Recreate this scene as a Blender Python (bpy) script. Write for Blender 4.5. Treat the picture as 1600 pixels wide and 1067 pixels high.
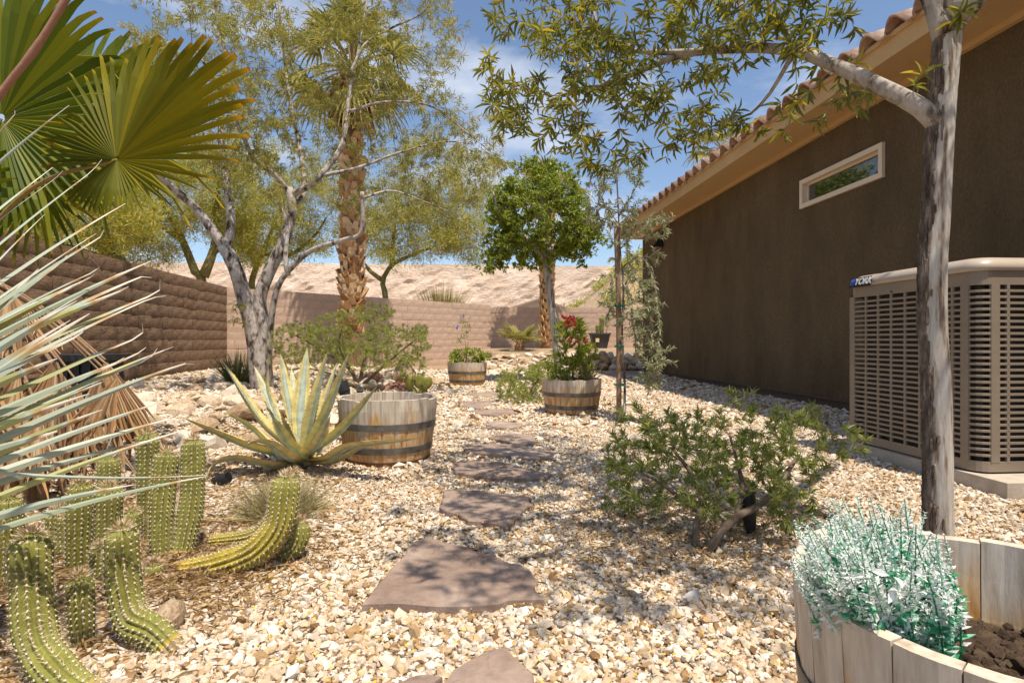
import bpy, math, random
import numpy as np
from mathutils import Vector, Matrix

for _o in list(bpy.data.objects):
    bpy.data.objects.remove(_o)
scene = bpy.context.scene
COL = scene.collection

# ------------------------------------------------------------------ camera
F, CX, CY, CAMH = 890.0, 800.0, 531.0, 0.8
cam_data = bpy.data.cameras.new("camera")
cam_data.sensor_width = 36.0
cam_data.lens = 36.0 * F / 1600.0
cam_data.shift_y = -2.5 / 1600.0
cam_data.clip_start = 0.05
cam_data.clip_end = 2000
cam = bpy.data.objects.new("camera", cam_data)
cam.location = (0, 0, CAMH)
cam.rotation_euler = (math.radians(90), 0, 0)
COL.objects.link(cam)
scene.camera = cam

# ------------------------------------------------------------------ world, sun, exposure
SUN_EL, SUN_AZ = math.radians(69.5), math.atan2(0.535, -0.845)
sv = Vector((math.cos(SUN_EL) * math.sin(SUN_AZ), math.cos(SUN_EL) * math.cos(SUN_AZ), math.sin(SUN_EL)))
world = bpy.data.worlds.new("World")
scene.world = world
world.use_nodes = True
wn, wl = world.node_tree.nodes, world.node_tree.links
wn.clear()
w_out = wn.new("ShaderNodeOutputWorld")
w_bg = wn.new("ShaderNodeBackground")
w_sky = wn.new("ShaderNodeTexSky")
w_sky.sky_type = 'NISHITA'
w_sky.sun_disc = False
w_sky.sun_elevation = SUN_EL
w_sky.sun_rotation = SUN_AZ
w_sky.altitude = 600
w_sky.air_density = 1.0
w_sky.dust_density = 1.0
w_sky.ozone_density = 1.1
w_bg.inputs['Strength'].default_value = 0.135
w_tc = wn.new("ShaderNodeTexCoord")
w_map = wn.new("ShaderNodeMapping")
w_map.inputs['Scale'].default_value = (1.0, 1.0, 2.6)
w_map.inputs['Location'].default_value = (3.15, 0.4, 0.35)
w_noise = wn.new("ShaderNodeTexNoise")
w_noise.inputs['Scale'].default_value = 3.0
w_noise.inputs['Detail'].default_value = 9
w_noise.inputs['Roughness'].default_value = 0.55
w_ramp = wn.new("ShaderNodeValToRGB")
w_ramp.color_ramp.elements[0].position = 0.50
w_ramp.color_ramp.elements[0].color = (0, 0, 0, 1)
w_ramp.color_ramp.elements[1].position = 0.74
w_ramp.color_ramp.elements[1].color = (1, 1, 1, 1)
w_mul = wn.new("ShaderNodeMath")
w_mul.operation = 'MULTIPLY'
w_mul.inputs[1].default_value = 0.8
w_mix = wn.new("ShaderNodeMixRGB")
w_mix.inputs[2].default_value = (6.3, 6.5, 6.9, 1)
wl.new(w_tc.outputs['Generated'], w_map.inputs['Vector'])
wl.new(w_map.outputs[0], w_noise.inputs['Vector'])
wl.new(w_noise.outputs['Fac'], w_ramp.inputs[0])
wl.new(w_ramp.outputs[0], w_mul.inputs[0])
wl.new(w_mul.outputs[0], w_mix.inputs[0])
wl.new(w_sky.outputs[0], w_mix.inputs[1])
wl.new(w_mix.outputs[0], w_bg.inputs['Color'])
wl.new(w_bg.outputs[0], w_out.inputs['Surface'])

sun_data = bpy.data.lights.new("sun", 'SUN')
sun_data.energy = 5.0
sun_data.angle = math.radians(0.53)
sun_data.color = (1.0, 0.90, 0.755)
sun = bpy.data.objects.new("sun", sun_data)
sun.rotation_euler = sv.to_track_quat('Z', 'Y').to_euler()
sun.location = sv * 60
COL.objects.link(sun)

vs = scene.view_settings
scene.display_settings.display_device = 'sRGB'
vs.view_transform = 'Standard'
vs.look = 'None'
vs.exposure = 0.30
vs.gamma = 1.0
vs.use_curve_mapping = False
scene.cycles.max_bounces = 8
scene.cycles.diffuse_bounces = 4
scene.cycles.transparent_max_bounces = 8

# ------------------------------------------------------------------ helpers
RNG = np.random.default_rng(7)
Z3 = np.array((0.0, 0.0, 1.0))


def W(px, py, d):
    return np.array(((px - CX) / F * d, d, CAMH - (py - CY) / F * d))


def GP(px, py, z=0.0):
    d = F * (CAMH - z) / (py - CY)
    return np.array(((px - CX) / F * d, d, z))


HU = np.array((-0.0806, 0.9967, 0.0))
HV = np.array((0.9967, 0.0806, 0.0))


def HF(u, v, z):
    return HU * u + HV * v + np.array((0, 0, z))


def nrm(a):
    a = np.asarray(a, float)
    return a / np.maximum(np.linalg.norm(a, axis=-1, keepdims=True), 1e-9)


def sstep(t):
    t = np.clip(t, 0, 1)
    return t * t * (3 - 2 * t)


def vnoise(x, y, s=1.0, seed=0):
    r = np.random.default_rng(seed)
    out = 0
    for k in range(5):
        a, b, c = r.uniform(0.5, 2.2), r.uniform(0.5, 2.2), r.uniform(0, 6.28)
        out = out + np.sin(x * s * a + c + 1.7 * np.sin(y * s * b * 0.6 + c * 2)) * np.cos(y * s * b + c * 1.3)
    return out / 5


class MB:
    def __init__(self):
        self.V, self.T, self.Q, self.R, self.A, self.n = [], [], [], [], [], 0

    def add(self, V, T=None, Q=None, rnd=0.5, tc=None):
        V = np.asarray(V, float).reshape(-1, 3)
        m = len(V)
        if T is not None and len(T):
            self.T.append(np.asarray(T, np.int64).reshape(-1, 3) + self.n)
        if Q is not None and len(Q):
            self.Q.append(np.asarray(Q, np.int64).reshape(-1, 4) + self.n)
        self.V.append(V)
        self.R.append(np.broadcast_to(np.asarray(rnd, float), (m,)).copy())
        self.A.append(np.zeros((m, 3)) if tc is None else np.asarray(tc, float).reshape(-1, 3))
        self.n += m
        return self

    def box(self, c, s, ax=None, rnd=0.5):
        c = np.asarray(c, float)
        ax = np.eye(3) if ax is None else np.asarray(ax, float)
        k = np.array([(i, j, l) for i in (-.5, .5) for j in (-.5, .5) for l in (-.5, .5)]) * np.asarray(s, float)
        V = c + k @ ax
        Q = [(0, 1, 3, 2), (4, 6, 7, 5), (0, 4, 5, 1), (2, 3, 7, 6), (0, 2, 6, 4), (1, 5, 7, 3)]
        return self.add(V, Q=Q, rnd=rnd)

    def tube(self, P, R, n=8, rnd=0.5, cap=True, wob=0.0, seed=0):
        P = np.asarray(P, float)
        k = len(P)
        R = np.broadcast_to(np.asarray(R, float), (k,))
        T = np.zeros_like(P)
        T[1:-1] = P[2:] - P[:-2]
        T[0], T[-1] = P[1] - P[0], P[-1] - P[-2]
        T = nrm(T)
        a = np.cross(T[0], (0.3, 0.5, 0.81))
        if np.linalg.norm(a) < 1e-3:
            a = np.cross(T[0], (1, 0, 0))
        N = np.zeros_like(P)
        N[0] = nrm(a)
        for i in range(1, k):
            v = N[i - 1] - T[i] * np.dot(N[i - 1], T[i])
            N[i] = nrm(v)
        B = np.cross(T, N)
        th = np.arange(n) * 2 * math.pi / n
        RR = R[:, None] * np.ones((1, n))
        if wob:
            s = np.concatenate(([0], np.cumsum(np.linalg.norm(np.diff(P, axis=0), axis=1))))
            RR = RR * (1 + wob * (vnoise(s[:, None] * 9, th[None, :] * 2 + 0 * s[:, None], 1, seed)
                                  + 0.6 * np.abs(np.sin(th[None, :] * 4.5 + 2 * np.sin(s[:, None] * 5 + seed)))))
        V = P[:, None, :] + RR[:, :, None] * (np.cos(th)[None, :, None] * N[:, None, :] + np.sin(th)[None, :, None] * B[:, None, :])
        i = np.arange(k - 1)[:, None] * n
        j = np.arange(n)[None, :]
        j2 = (j + 1) % n
        Q = np.stack((i + j, i + j2, i + n + j2, i + n + j), -1).reshape(-1, 4)
        Vf = V.reshape(-1, 3)
        Tr = None
        if cap:
            Vf = np.vstack((Vf, P[-1] + T[-1] * R[-1] * 0.3, P[0]))
            e = k * n
            b0 = (k - 1) * n
            Tr = [(b0 + q, b0 + (q + 1) % n, e) for q in range(n)] + [((q + 1) % n, q, e + 1) for q in range(n)]
        return self.add(Vf, T=Tr, Q=Q, rnd=rnd)

    def mesh(self, name, smooth=False, off=None):
        V = np.vstack(self.V)
        if off is not None:
            V = V - np.asarray(off, float)
        me = bpy.data.meshes.new(name)
        T = np.vstack(self.T) if self.T else np.zeros((0, 3), np.int64)
        Q = np.vstack(self.Q) if self.Q else np.zeros((0, 4), np.int64)
        loops = np.concatenate((T.ravel(), Q.ravel())).astype(np.int32)
        nt, nq = len(T), len(Q)
        starts = np.concatenate((np.arange(nt) * 3, nt * 3 + np.arange(nq) * 4)).astype(np.int32)
        me.vertices.add(len(V))
        me.vertices.foreach_set('co', V.astype(np.float32).ravel())
        me.loops.add(len(loops))
        me.loops.foreach_set('vertex_index', loops)
        me.polygons.add(nt + nq)
        me.polygons.foreach_set('loop_start', starts)
        me.update(calc_edges=True)
        me.polygons.foreach_set('use_smooth', np.full(nt + nq, smooth, dtype=bool))
        a = me.attributes.new('rnd', 'FLOAT', 'POINT')
        a.data.foreach_set('value', np.concatenate(self.R).astype(np.float32))
        A = np.vstack(self.A)
        if np.any(A):
            b = me.attributes.new('tc', 'FLOAT_VECTOR', 'POINT')
            b.data.foreach_set('vector', A.astype(np.float32).ravel())
        return me


ORG = {}


def link(o, parent=None):
    COL.objects.link(o)
    if parent is not None:
        o.parent = parent
    return o


def tag(o, label=None, cat=None, group=None, kind=None):
    for k, v in (('label', label), ('category', cat), ('group', group), ('kind', kind)):
        if v:
            o[k] = v
    return o


def thing(name, label, cat, loc, group=None):
    o = bpy.data.objects.new(name, None)
    o.empty_display_size = 0.1
    o.location = tuple(float(q) for q in loc)
    ORG[o.name] = np.array(loc, float)
    link(o)
    return tag(o, label, cat, group)


def part(name, mb, mat, parent=None, smooth=False, kind=None, label=None):
    """mb in world coordinates; linked under parent (its root's origin is taken off)."""
    if parent is None:
        off = None
    else:
        off = ORG[parent.name]
    me = mb if isinstance(mb, bpy.types.Mesh) else mb.mesh(name, smooth, off)
    me.materials.clear()
    me.materials.append(mat)
    o = bpy.data.objects.new(name, me)
    link(o, parent)
    ORG[o.name] = off if off is not None else np.zeros(3)
    if kind:
        o['kind'] = kind
    if label:
        o['label'] = label
    return o


def inst(name, me, parent, loc, rot=(0, 0, 0), scl=(1, 1, 1)):
    """another object of a shared mesh, loc in world coordinates."""
    o = bpy.data.objects.new(name, me)
    off = ORG[parent.name] if parent is not None else np.zeros(3)
    o.location = tuple(np.asarray(loc, float) - off)
    o.rotation_euler = rot
    o.scale = scl
    link(o, parent)
    return o


# ------------------------------------------------------------------ materials
def ramp(nt, stops):
    r = nt.nodes.new("ShaderNodeValToRGB")
    el = r.color_ramp.elements
    while len(el) < len(stops):
        el.new(0.5)
    for e, (p, c) in zip(el, stops):
        e.position = p
        e.color = (*c, 1)
    return r


def mat(name, stops, src='rnd', scale=8, detail=6, rough=0.8, bump=0.0, bscale=60, bdist=0.01, transl=0.0, stretch=(1, 1, 1),
        mottle=0.0, mscale=4, metal=0.0, spec=0.3, tint=None, objrnd=0.0, coord='Object'):
    """stops: colour ramp driven by attribute rnd, noise, or Object Info random."""
    m = bpy.data.materials.new(name)
    m.use_nodes = True
    nt = m.node_tree
    N, L = nt.nodes, nt.links
    bs = N['Principled BSDF']
    out = N['Material Output']
    if len(stops) == 1:
        stops = [(0, stops[0][1]), (1, stops[0][1])]
    tc = N.new("ShaderNodeTexCoord")
    mp = N.new("ShaderNodeMapping")
    mp.inputs['Scale'].default_value = stretch
    L.new(tc.outputs[coord], mp.inputs['Vector'])
    no = N.new("ShaderNodeTexNoise")
    no.inputs['Scale'].default_value = scale
    no.inputs['Detail'].default_value = detail
    no.inputs['Roughness'].default_value = 0.6
    L.new(mp.outputs[0], no.inputs['Vector'])
    r = ramp(nt, stops)
    if src == 'rnd':
        at = N.new("ShaderNodeAttribute")
        at.attribute_name = 'rnd'
        L.new(at.outputs['Fac'], r.inputs[0])
    elif src == 'noise':
        if objrnd:
            oi = N.new("ShaderNodeObjectInfo")
            ma = N.new("ShaderNodeMath")
            ma.operation = 'MULTIPLY_ADD'
            L.new(oi.outputs['Random'], ma.inputs[0])
            ma.inputs[1].default_value = objrnd
            ad = N.new("ShaderNodeMath")
            ad.operation = 'SUBTRACT'
            L.new(no.outputs['Fac'], ad.inputs[0])
            ad.inputs[1].default_value = objrnd / 2
            L.new(ad.outputs[0], ma.inputs[2])
            L.new(ma.outputs[0], r.inputs[0])
        else:
            L.new(no.outputs['Fac'], r.inputs[0])
    elif src == 'obj':
        oi = N.new("ShaderNodeObjectInfo")
        L.new(oi.outputs['Random'], r.inputs[0])
    col = r.outputs[0]
    if mottle:
        n2 = N.new("ShaderNodeTexNoise")
        n2.inputs['Scale'].default_value = mscale
        n2.inputs['Detail'].default_value = 8
        n2.inputs['Roughness'].default_value = 0.65
        L.new(mp.outputs[0], n2.inputs['Vector'])
        r2 = ramp(nt, [(0.3, (1 - mottle,) * 3), (0.7, (1 + mottle * 0.4,) * 3)])
        mx = N.new("ShaderNodeMixRGB")
        mx.blend_type = 'MULTIPLY'
        mx.inputs[0].default_value = 1
        L.new(col, mx.inputs[1])
        L.new(n2.outputs['Fac'], r2.inputs[0])
        L.new(r2.outputs[0], mx.inputs[2])
        col = mx.outputs[0]
    L.new(col, bs.inputs['Base Color'])
    bs.inputs['Roughness'].default_value = rough
    bs.inputs['Metallic'].default_value = metal
    bs.inputs['Specular IOR Level'].default_value = spec
    if bump:
        n3 = N.new("ShaderNodeTexNoise")
        n3.inputs['Scale'].default_value = bscale
        n3.inputs['Detail'].default_value = 8
        n3.inputs['Roughness'].default_value = 0.7
        L.new(mp.outputs[0], n3.inputs['Vector'])
        bp = N.new("ShaderNodeBump")
        bp.inputs['Strength'].default_value = bump
        bp.inputs['Distance'].default_value = bdist
        L.new(n3.outputs['Fac'], bp.inputs['Height'])
        L.new(bp.outputs[0], bs.inputs['Normal'])
    if transl:
        tr = N.new("ShaderNodeBsdfTranslucent")
        if tint:
            mt = N.new("ShaderNodeMixRGB")
            mt.blend_type = 'MULTIPLY'
            mt.inputs[0].default_value = 1
            mt.inputs[2].default_value = (*tint, 1)
            L.new(col, mt.inputs[1])
            L.new(mt.outputs[0], tr.inputs[0])
        else:
            L.new(col, tr.inputs[0])
        ms = N.new("ShaderNodeMixShader")
        ms.inputs[0].default_value = transl
        L.new(bs.outputs[0], ms.inputs[1])
        L.new(tr.outputs[0], ms.inputs[2])
        L.new(ms.outputs[0], out.inputs['Surface'])
    return m


M = {}
M['gravel'] = mat('gravel_stone', [(0, (.17, .095, .042)), (.09, (.40, .25, .115)), (.2, (.54, .415, .28)), (.4, (.67, .56, .43)), (.5, (.50, .33, .17)),
                                   (.58, (.68, .59, .47)), (.78, (.77, .71, .62)), (.87, (.55, .45, .335)), (.94, (.45, .39, .33)), (1, (.64, .49, .30))],
                  mottle=.22, mscale=70, bump=.35, bscale=160, bdist=.004)
M['ground'] = mat('gravel_bed', [(.25, (.09, .055, .03)), (.45, (.30, .20, .11)), (.6, (.50, .38, .25)), (.75, (.60, .50, .37))], src='noise',
                  scale=26, detail=9, bump=.9, bscale=30, bdist=.03, mottle=.2, mscale=1.2)
M['slate'] = mat('flagstone', [(.28, (.245, .170, .130)), (.5, (.33, .24, .19)), (.62, (.39, .295, .24)), (.78, (.48, .39, .31))], src='noise', scale=4, detail=11, rough=.8,
                 bump=.6, bscale=16, bdist=.014, mottle=.3, mscale=18, objrnd=.2)
M['rock'] = mat('rubble_rock', [(.22, (.34, .22, .12)), (.42, (.56, .42, .28)), (.6, (.70, .58, .44)), (.8, (.76, .68, .57))], src='noise', scale=7, detail=8,
                bump=.6, bscale=24, bdist=.02, objrnd=.5)
M['redrock'] = mat('red_rock', [(.3, (.26, .13, .09)), (.7, (.42, .25, .18))], src='noise', scale=7, bump=.6, bscale=24, bdist=.02, objrnd=.3)
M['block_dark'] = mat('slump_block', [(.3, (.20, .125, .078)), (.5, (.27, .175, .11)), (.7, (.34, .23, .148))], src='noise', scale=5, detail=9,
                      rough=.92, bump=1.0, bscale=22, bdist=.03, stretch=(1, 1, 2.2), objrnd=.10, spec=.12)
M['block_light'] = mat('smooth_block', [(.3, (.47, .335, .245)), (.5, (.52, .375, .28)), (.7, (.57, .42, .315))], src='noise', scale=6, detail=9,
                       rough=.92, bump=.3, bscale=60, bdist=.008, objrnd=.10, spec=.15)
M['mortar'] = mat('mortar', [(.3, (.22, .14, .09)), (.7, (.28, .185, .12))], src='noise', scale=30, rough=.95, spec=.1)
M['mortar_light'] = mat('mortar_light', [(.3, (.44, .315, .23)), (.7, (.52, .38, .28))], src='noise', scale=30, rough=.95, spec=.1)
M['cliff'] = mat('cliff_rock', [(.25, (.54, .39, .28)), (.45, (.66, .505, .385)), (.6, (.73, .58, .46)), (.8, (.78, .65, .53))], src='noise', scale=.5, detail=12,
                 bump=.8, bscale=3.5, bdist=.25, mottle=.22, mscale=3.2, stretch=(1, 1, 2.2), spec=.1)
M['hill'] = mat('hillside_soil', [(.3, (.36, .25, .16)), (.7, (.52, .39, .27))], src='noise', scale=.6, bump=.8, bscale=2, bdist=.3, spec=.1)
M['stucco'] = mat('brown_stucco', [(.3, (.112, .079, .044)), (.5, (.144, .102, .058)), (.7, (.178, .128, .074))], src='noise', scale=70, detail=5,
                  rough=.95, bump=.9, bscale=85, bdist=.010, mottle=.34, mscale=1.5, stretch=(1, 1, .45), spec=.12)
M['tan'] = mat('tan_stucco', [(.3, (.55, .36, .175)), (.7, (.64, .43, .22))], src='noise', scale=120, detail=4, rough=.9, bump=.5, bscale=160, bdist=.006,
               mottle=.06, mscale=2, spec=.15)
M['base'] = mat('foundation', [(.3, (.10, .07, .05)), (.7, (.14, .10, .075))], src='noise', scale=40, rough=.95)
M['tile'] = mat('clay_tile', [(.3, (.30, .16, .105)), (.5, (.42, .27, .19)), (.72, (.56, .42, .33))], src='noise', scale=9, rough=.85, bump=.3, bscale=70,
                bdist=.006, objrnd=.3)
M['tileunder'] = mat('roof_deck', [(.3, (.06, .045, .035)), (.7, (.09, .07, .055))], src='noise', scale=20)
M['winframe'] = mat('window_vinyl', [(0, (.72, .60, .46))], rough=.5, bump=.05, bscale=200)
M['concrete'] = mat('concrete', [(.3, (.42, .36, .29)), (.7, (.56, .49, .41))], src='noise', scale=12, detail=9, bump=.4, bscale=70, bdist=.008, mottle=.15)
M['acmetal'] = mat('painted_steel', [(.3, (.235, .187, .142)), (.7, (.28, .223, .17))], src='noise', scale=6, rough=.42, spec=.4, bump=.03, bscale=300)
M['accap'] = mat('painted_cap', [(.3, (.42, .35, .28)), (.7, (.47, .39, .315))], src='noise', scale=6, rough=.36, spec=.5, bump=.03, bscale=300)
M['coil'] = mat('coil_fins', [(.3, (.05, .042, .035)), (.7, (.10, .085, .07))], src='noise', scale=60, rough=.6, stretch=(1, 1, 14))
M['black'] = mat('black_plastic', [(.3, (.018, .018, .02)), (.7, (.035, .035, .04))], src='noise', scale=20, rough=.45)
M['badge'] = mat('badge_black', [(0, (.012, .012, .014))], rough=.35)
M['badgeblue'] = mat('badge_blue', [(.3, (.02, .05, .28)), (.7, (.04, .09, .42))], src='noise', scale=60, rough=.3)
M['letter'] = mat('badge_silver', [(0, (.72, .72, .74))], rough=.3)
M['hoop'] = mat('barrel_hoop', [(.3, (.085, .078, .072)), (.55, (.19, .175, .16)), (.75, (.27, .25, .23))], src='noise', scale=14, rough=.55, metal=.35,
                bump=.3, bscale=60, bdist=.004)
M['hoop_rust'] = mat('rusty_hoop', [(.3, (.10, .045, .03)), (.7, (.19, .085, .05))], src='noise', scale=14, rough=.8, bump=.3, bscale=60, bdist=.004)
M['soil'] = mat('potting_soil', [(.3, (.055, .034, .02)), (.5, (.12, .075, .045)), (.7, (.22, .15, .095))], src='noise', scale=24, detail=9, bump=1, bscale=40,
                bdist=.03)
M['stake'] = mat('wood_stake', [(.3, (.17, .105, .065)), (.5, (.27, .175, .115)), (.7, (.36, .25, .17))], src='noise', scale=10, stretch=(4, 4, .6), bump=.6,
                 bscale=20, bdist=.008)
M['tape'] = mat('green_tie_tape', [(0, (.0, .22, .14))], rough=.4)
M['twine'] = mat('ties', [(0, (.0, .2, .13))], rough=.4)
# bark
M['bark_pale'] = mat('pale_bark', [(.33, (.05, .036, .028)), (.41, (.26, .19, .14)), (.47, (.50, .45, .39)), (.75, (.66, .62, .57))], src='noise', scale=11,
                     detail=12, stretch=(2.6, 2.6, .30), rough=.85, bump=.8, bscale=22, bdist=.012, mottle=.3, mscale=30)
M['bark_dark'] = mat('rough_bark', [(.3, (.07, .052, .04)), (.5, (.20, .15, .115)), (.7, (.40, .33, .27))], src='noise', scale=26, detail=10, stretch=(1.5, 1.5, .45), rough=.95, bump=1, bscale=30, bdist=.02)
M['bark_grey'] = mat('grey_bark', [(.34, (.035, .027, .022)), (.43, (.19, .15, .12)), (.49, (.42, .37, .325)), (.8, (.60, .56, .51))], src='noise', scale=9,
                     detail=12, stretch=(1.5, 1.5, .75), rough=.85, bump=.8, bscale=22, bdist=.012, mottle=.3, mscale=24)
M['twig'] = mat('twig', [(0, (.20, .15, .11)), (1, (.36, .30, .25))], rough=.85)
M['bark_green'] = mat('green_bark', [(.3, (.12, .105, .035)), (.7, (.24, .21, .08))], src='noise', scale=3, rough=.8)
M['bark_brown'] = mat('brown_bark', [(.3, (.10, .07, .045)), (.7, (.22, .165, .12))], src='noise', scale=14, stretch=(2, 2, .5), rough=.9, bump=.6, bscale=20)
M['palmtrunk'] = mat('palm_trunk', [(.3, (.16, .085, .045)), (.6, (.30, .18, .10))], src='noise', scale=8, bump=.8, bscale=30, bdist=.03)
M['boot'] = mat('palm_leaf_base', [(.28, (.26, .12, .045)), (.45, (.52, .28, .115)), (.6, (.66, .43, .22)), (.8, (.74, .57, .36))], src='noise', scale=10,
                stretch=(2, 2, .7), objrnd=.45, bump=.6, bscale=40, bdist=.02)
# leaves
M['leaf_sumac'] = mat('sumac_leaf', [(0, (.11, .14, .035)), (.5, (.20, .225, .06)), (.8, (.33, .32, .075)), (.95, (.52, .42, .06)), (1, (.52, .36, .08))],
                      rough=.42, transl=.42, tint=(1.5, 1.35, .5), spec=.45)
M['leaf_olivey'] = mat('tree_leaf', [(0, (.19, .21, .06)), (.5, (.335, .34, .11)), (.85, (.47, .43, .15)), (1, (.54, .40, .09))],
                       rough=.45, transl=.42, tint=(1.4, 1.25, .5), spec=.4)
M['leaf_paloverde'] = mat('wispy_leaf', [(0, (.28, .32, .09)), (.6, (.46, .47, .13)), (1, (.68, .55, .10))], rough=.6, transl=.5, tint=(1.4, 1.3, .6))
M['leaf_green'] = mat('bright_leaf', [(0, (.09, .14, .02)), (.6, (.28, .33, .04)), (1, (.48, .48, .06))], rough=.4, transl=.38, tint=(1.3, 1.3, .5), spec=.45)
M['leaf_olive'] = mat('olive_leaf', [(0, (.22, .235, .12)), (.6, (.38, .385, .22)), (1, (.52, .49, .31))], rough=.5, transl=.3)
M['leaf_shrub'] = mat('shrub_leaf', [(0, (.15, .19, .06)), (.5, (.27, .31, .11)), (.9, (.40, .42, .17)), (1, (.48, .42, .2))], rough=.45, transl=.5,
                      tint=(1.3, 1.3, .6), spec=.4)
M['leaf_pale'] = mat('pale_shrub_leaf', [(0, (.26, .29, .09)), (.5, (.38, .41, .15)), (.9, (.48, .49, .21)), (1, (.54, .47, .26))], rough=.5, transl=.5,
                     tint=(1.2, 1.2, .6))
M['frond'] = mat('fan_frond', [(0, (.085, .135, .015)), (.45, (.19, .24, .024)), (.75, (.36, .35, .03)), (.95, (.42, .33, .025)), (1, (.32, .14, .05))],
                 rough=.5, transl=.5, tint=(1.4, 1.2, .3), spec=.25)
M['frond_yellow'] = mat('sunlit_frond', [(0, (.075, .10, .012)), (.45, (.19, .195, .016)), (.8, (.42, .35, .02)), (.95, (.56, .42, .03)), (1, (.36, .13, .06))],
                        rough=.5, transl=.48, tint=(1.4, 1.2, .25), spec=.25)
M['frond_far'] = mat('far_frond', [(0, (.09, .11, .025)), (.6, (.26, .25, .055)), (1, (.48, .40, .12))], rough=.5, transl=.35)
M['frond_dead'] = mat('dead_frond', [(0, (.16, .08, .04)), (.35, (.44, .27, .14)), (.6, (.55, .30, .12)), (.8, (.62, .47, .29)), (1, (.74, .61, .44))],
                      rough=.8, transl=.2, mottle=.25, mscale=14, stretch=(1, 1, .3))
M['petiole'] = mat('petiole', [(0, (.20, .15, .04)), (1, (.36, .22, .07))], rough=.6, mottle=.3, mscale=30)
M['dead_petiole'] = mat('dead_petiole', [(0, (.22, .13, .065)), (1, (.40, .26, .15))], rough=.8, mottle=.4, mscale=30)
M['sotol'] = mat('sotol_leaf', [(0, (.30, .26, .06)), (.25, (.40, .40, .15)), (.45, (.34, .39, .27)), (.62, (.45, .50, .41)), (.74, (.44, .36, .18)),
                                (.85, (.45, .27, .12)), (.93, (.74, .66, .52)), (1, (.80, .74, .64))], rough=.5, transl=.15, spec=.4)
M['cactus'] = mat('cactus_skin', [(0, (.09, .10, .026)), (.5, (.235, .23, .045)), (.8, (.42, .34, .045)), (.95, (.56, .41, .05)), (1, (.36, .26, .14))],
                  rough=.55, bump=.35, bscale=90, bdist=.004, mottle=.4, mscale=22)
M['spine'] = mat('cactus_spines', [(0, (.40, .26, .13)), (.45, (.66, .52, .32)), (.75, (.80, .72, .54)), (.85, (.60, .42, .22)), (1, (.36, .21, .10))], rough=.6)
M['straw'] = mat('straw', [(0, (.20, .12, .055)), (.5, (.42, .27, .12)), (1, (.58, .43, .22))], rough=.85)
M['drygrass'] = mat('dry_grass', [(0, (.30, .24, .13)), (.5, (.44, .36, .21)), (1, (.36, .36, .13))], rough=.8, transl=.2)
M['grass'] = mat('dark_grass', [(0, (.05, .07, .022)), (.7, (.14, .16, .05)), (1, (.30, .26, .12))], rough=.6, transl=.25)
M['petal_yellow'] = mat('yellow_petal', [(0, (.62, .36, .015)), (1, (.75, .50, .03))], rough=.6)
M['petal_red'] = mat('red_petal', [(0, (.50, .02, .035)), (1, (.68, .06, .09))], rough=.5, transl=.25)
M['petal_purple'] = mat('purple_petal', [(0, (.33, .22, .55)), (1, (.45, .32, .66))], rough=.5, transl=.25)
M['leaf_white'] = mat('white_leaf', [(0, (.82, .84, .82)), (1, (.92, .93, .92))], rough=.55, transl=.35)
M['leaf_teal'] = mat('teal_leaf', [(0, (.03, .26, .09)), (.55, (.08, .46, .25)), (1, (.36, .68, .50))], rough=.5, transl=.3)
M['cane'] = mat('reddish_cane', [(0, (.26, .12, .07)), (1, (.40, .22, .15))], rough=.6, bump=.3, bscale=40)
M['copper'] = mat('copper_shade', [(.3, (.45, .22, .12)), (.7, (.62, .34, .2))], src='noise', scale=20, rough=.4, metal=.5)
M['yellowbush'] = mat('yellow_broom', [(0, (.30, .26, .04)), (1, (.55, .44, .06))], rough=.7, transl=.3)
M['darkpot'] = mat('dark_pot', [(.3, (.050, .046, .046)), (.7, (.085, .08, .08))], src='noise', scale=12, rough=.6)
M['tagmat'] = mat('pot_tag', [(0, (.72, .6, .28))], rough=.6)
M['farwall'] = mat('far_house_wall', [(.3, (.58, .50, .43)), (.7, (.66, .58, .50))], src='noise', scale=4)
M['farroof'] = mat('far_house_roof', [(.3, (.32, .24, .19)), (.7, (.42, .33, .27))], src='noise', scale=4, stretch=(1, 6, 1))


def glass_mat():
    m = bpy.data.materials.new('window_glass')
    m.use_nodes = True
    b = m.node_tree.nodes['Principled BSDF']
    b.inputs['Base Color'].default_value = (.012, .016, .018, 1)
    b.inputs['Roughness'].default_value = .03
    b.inputs['Specular IOR Level'].default_value = 1.0
    b.inputs['IOR'].default_value = 1.9
    return m


M['glass'] = glass_mat()


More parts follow.
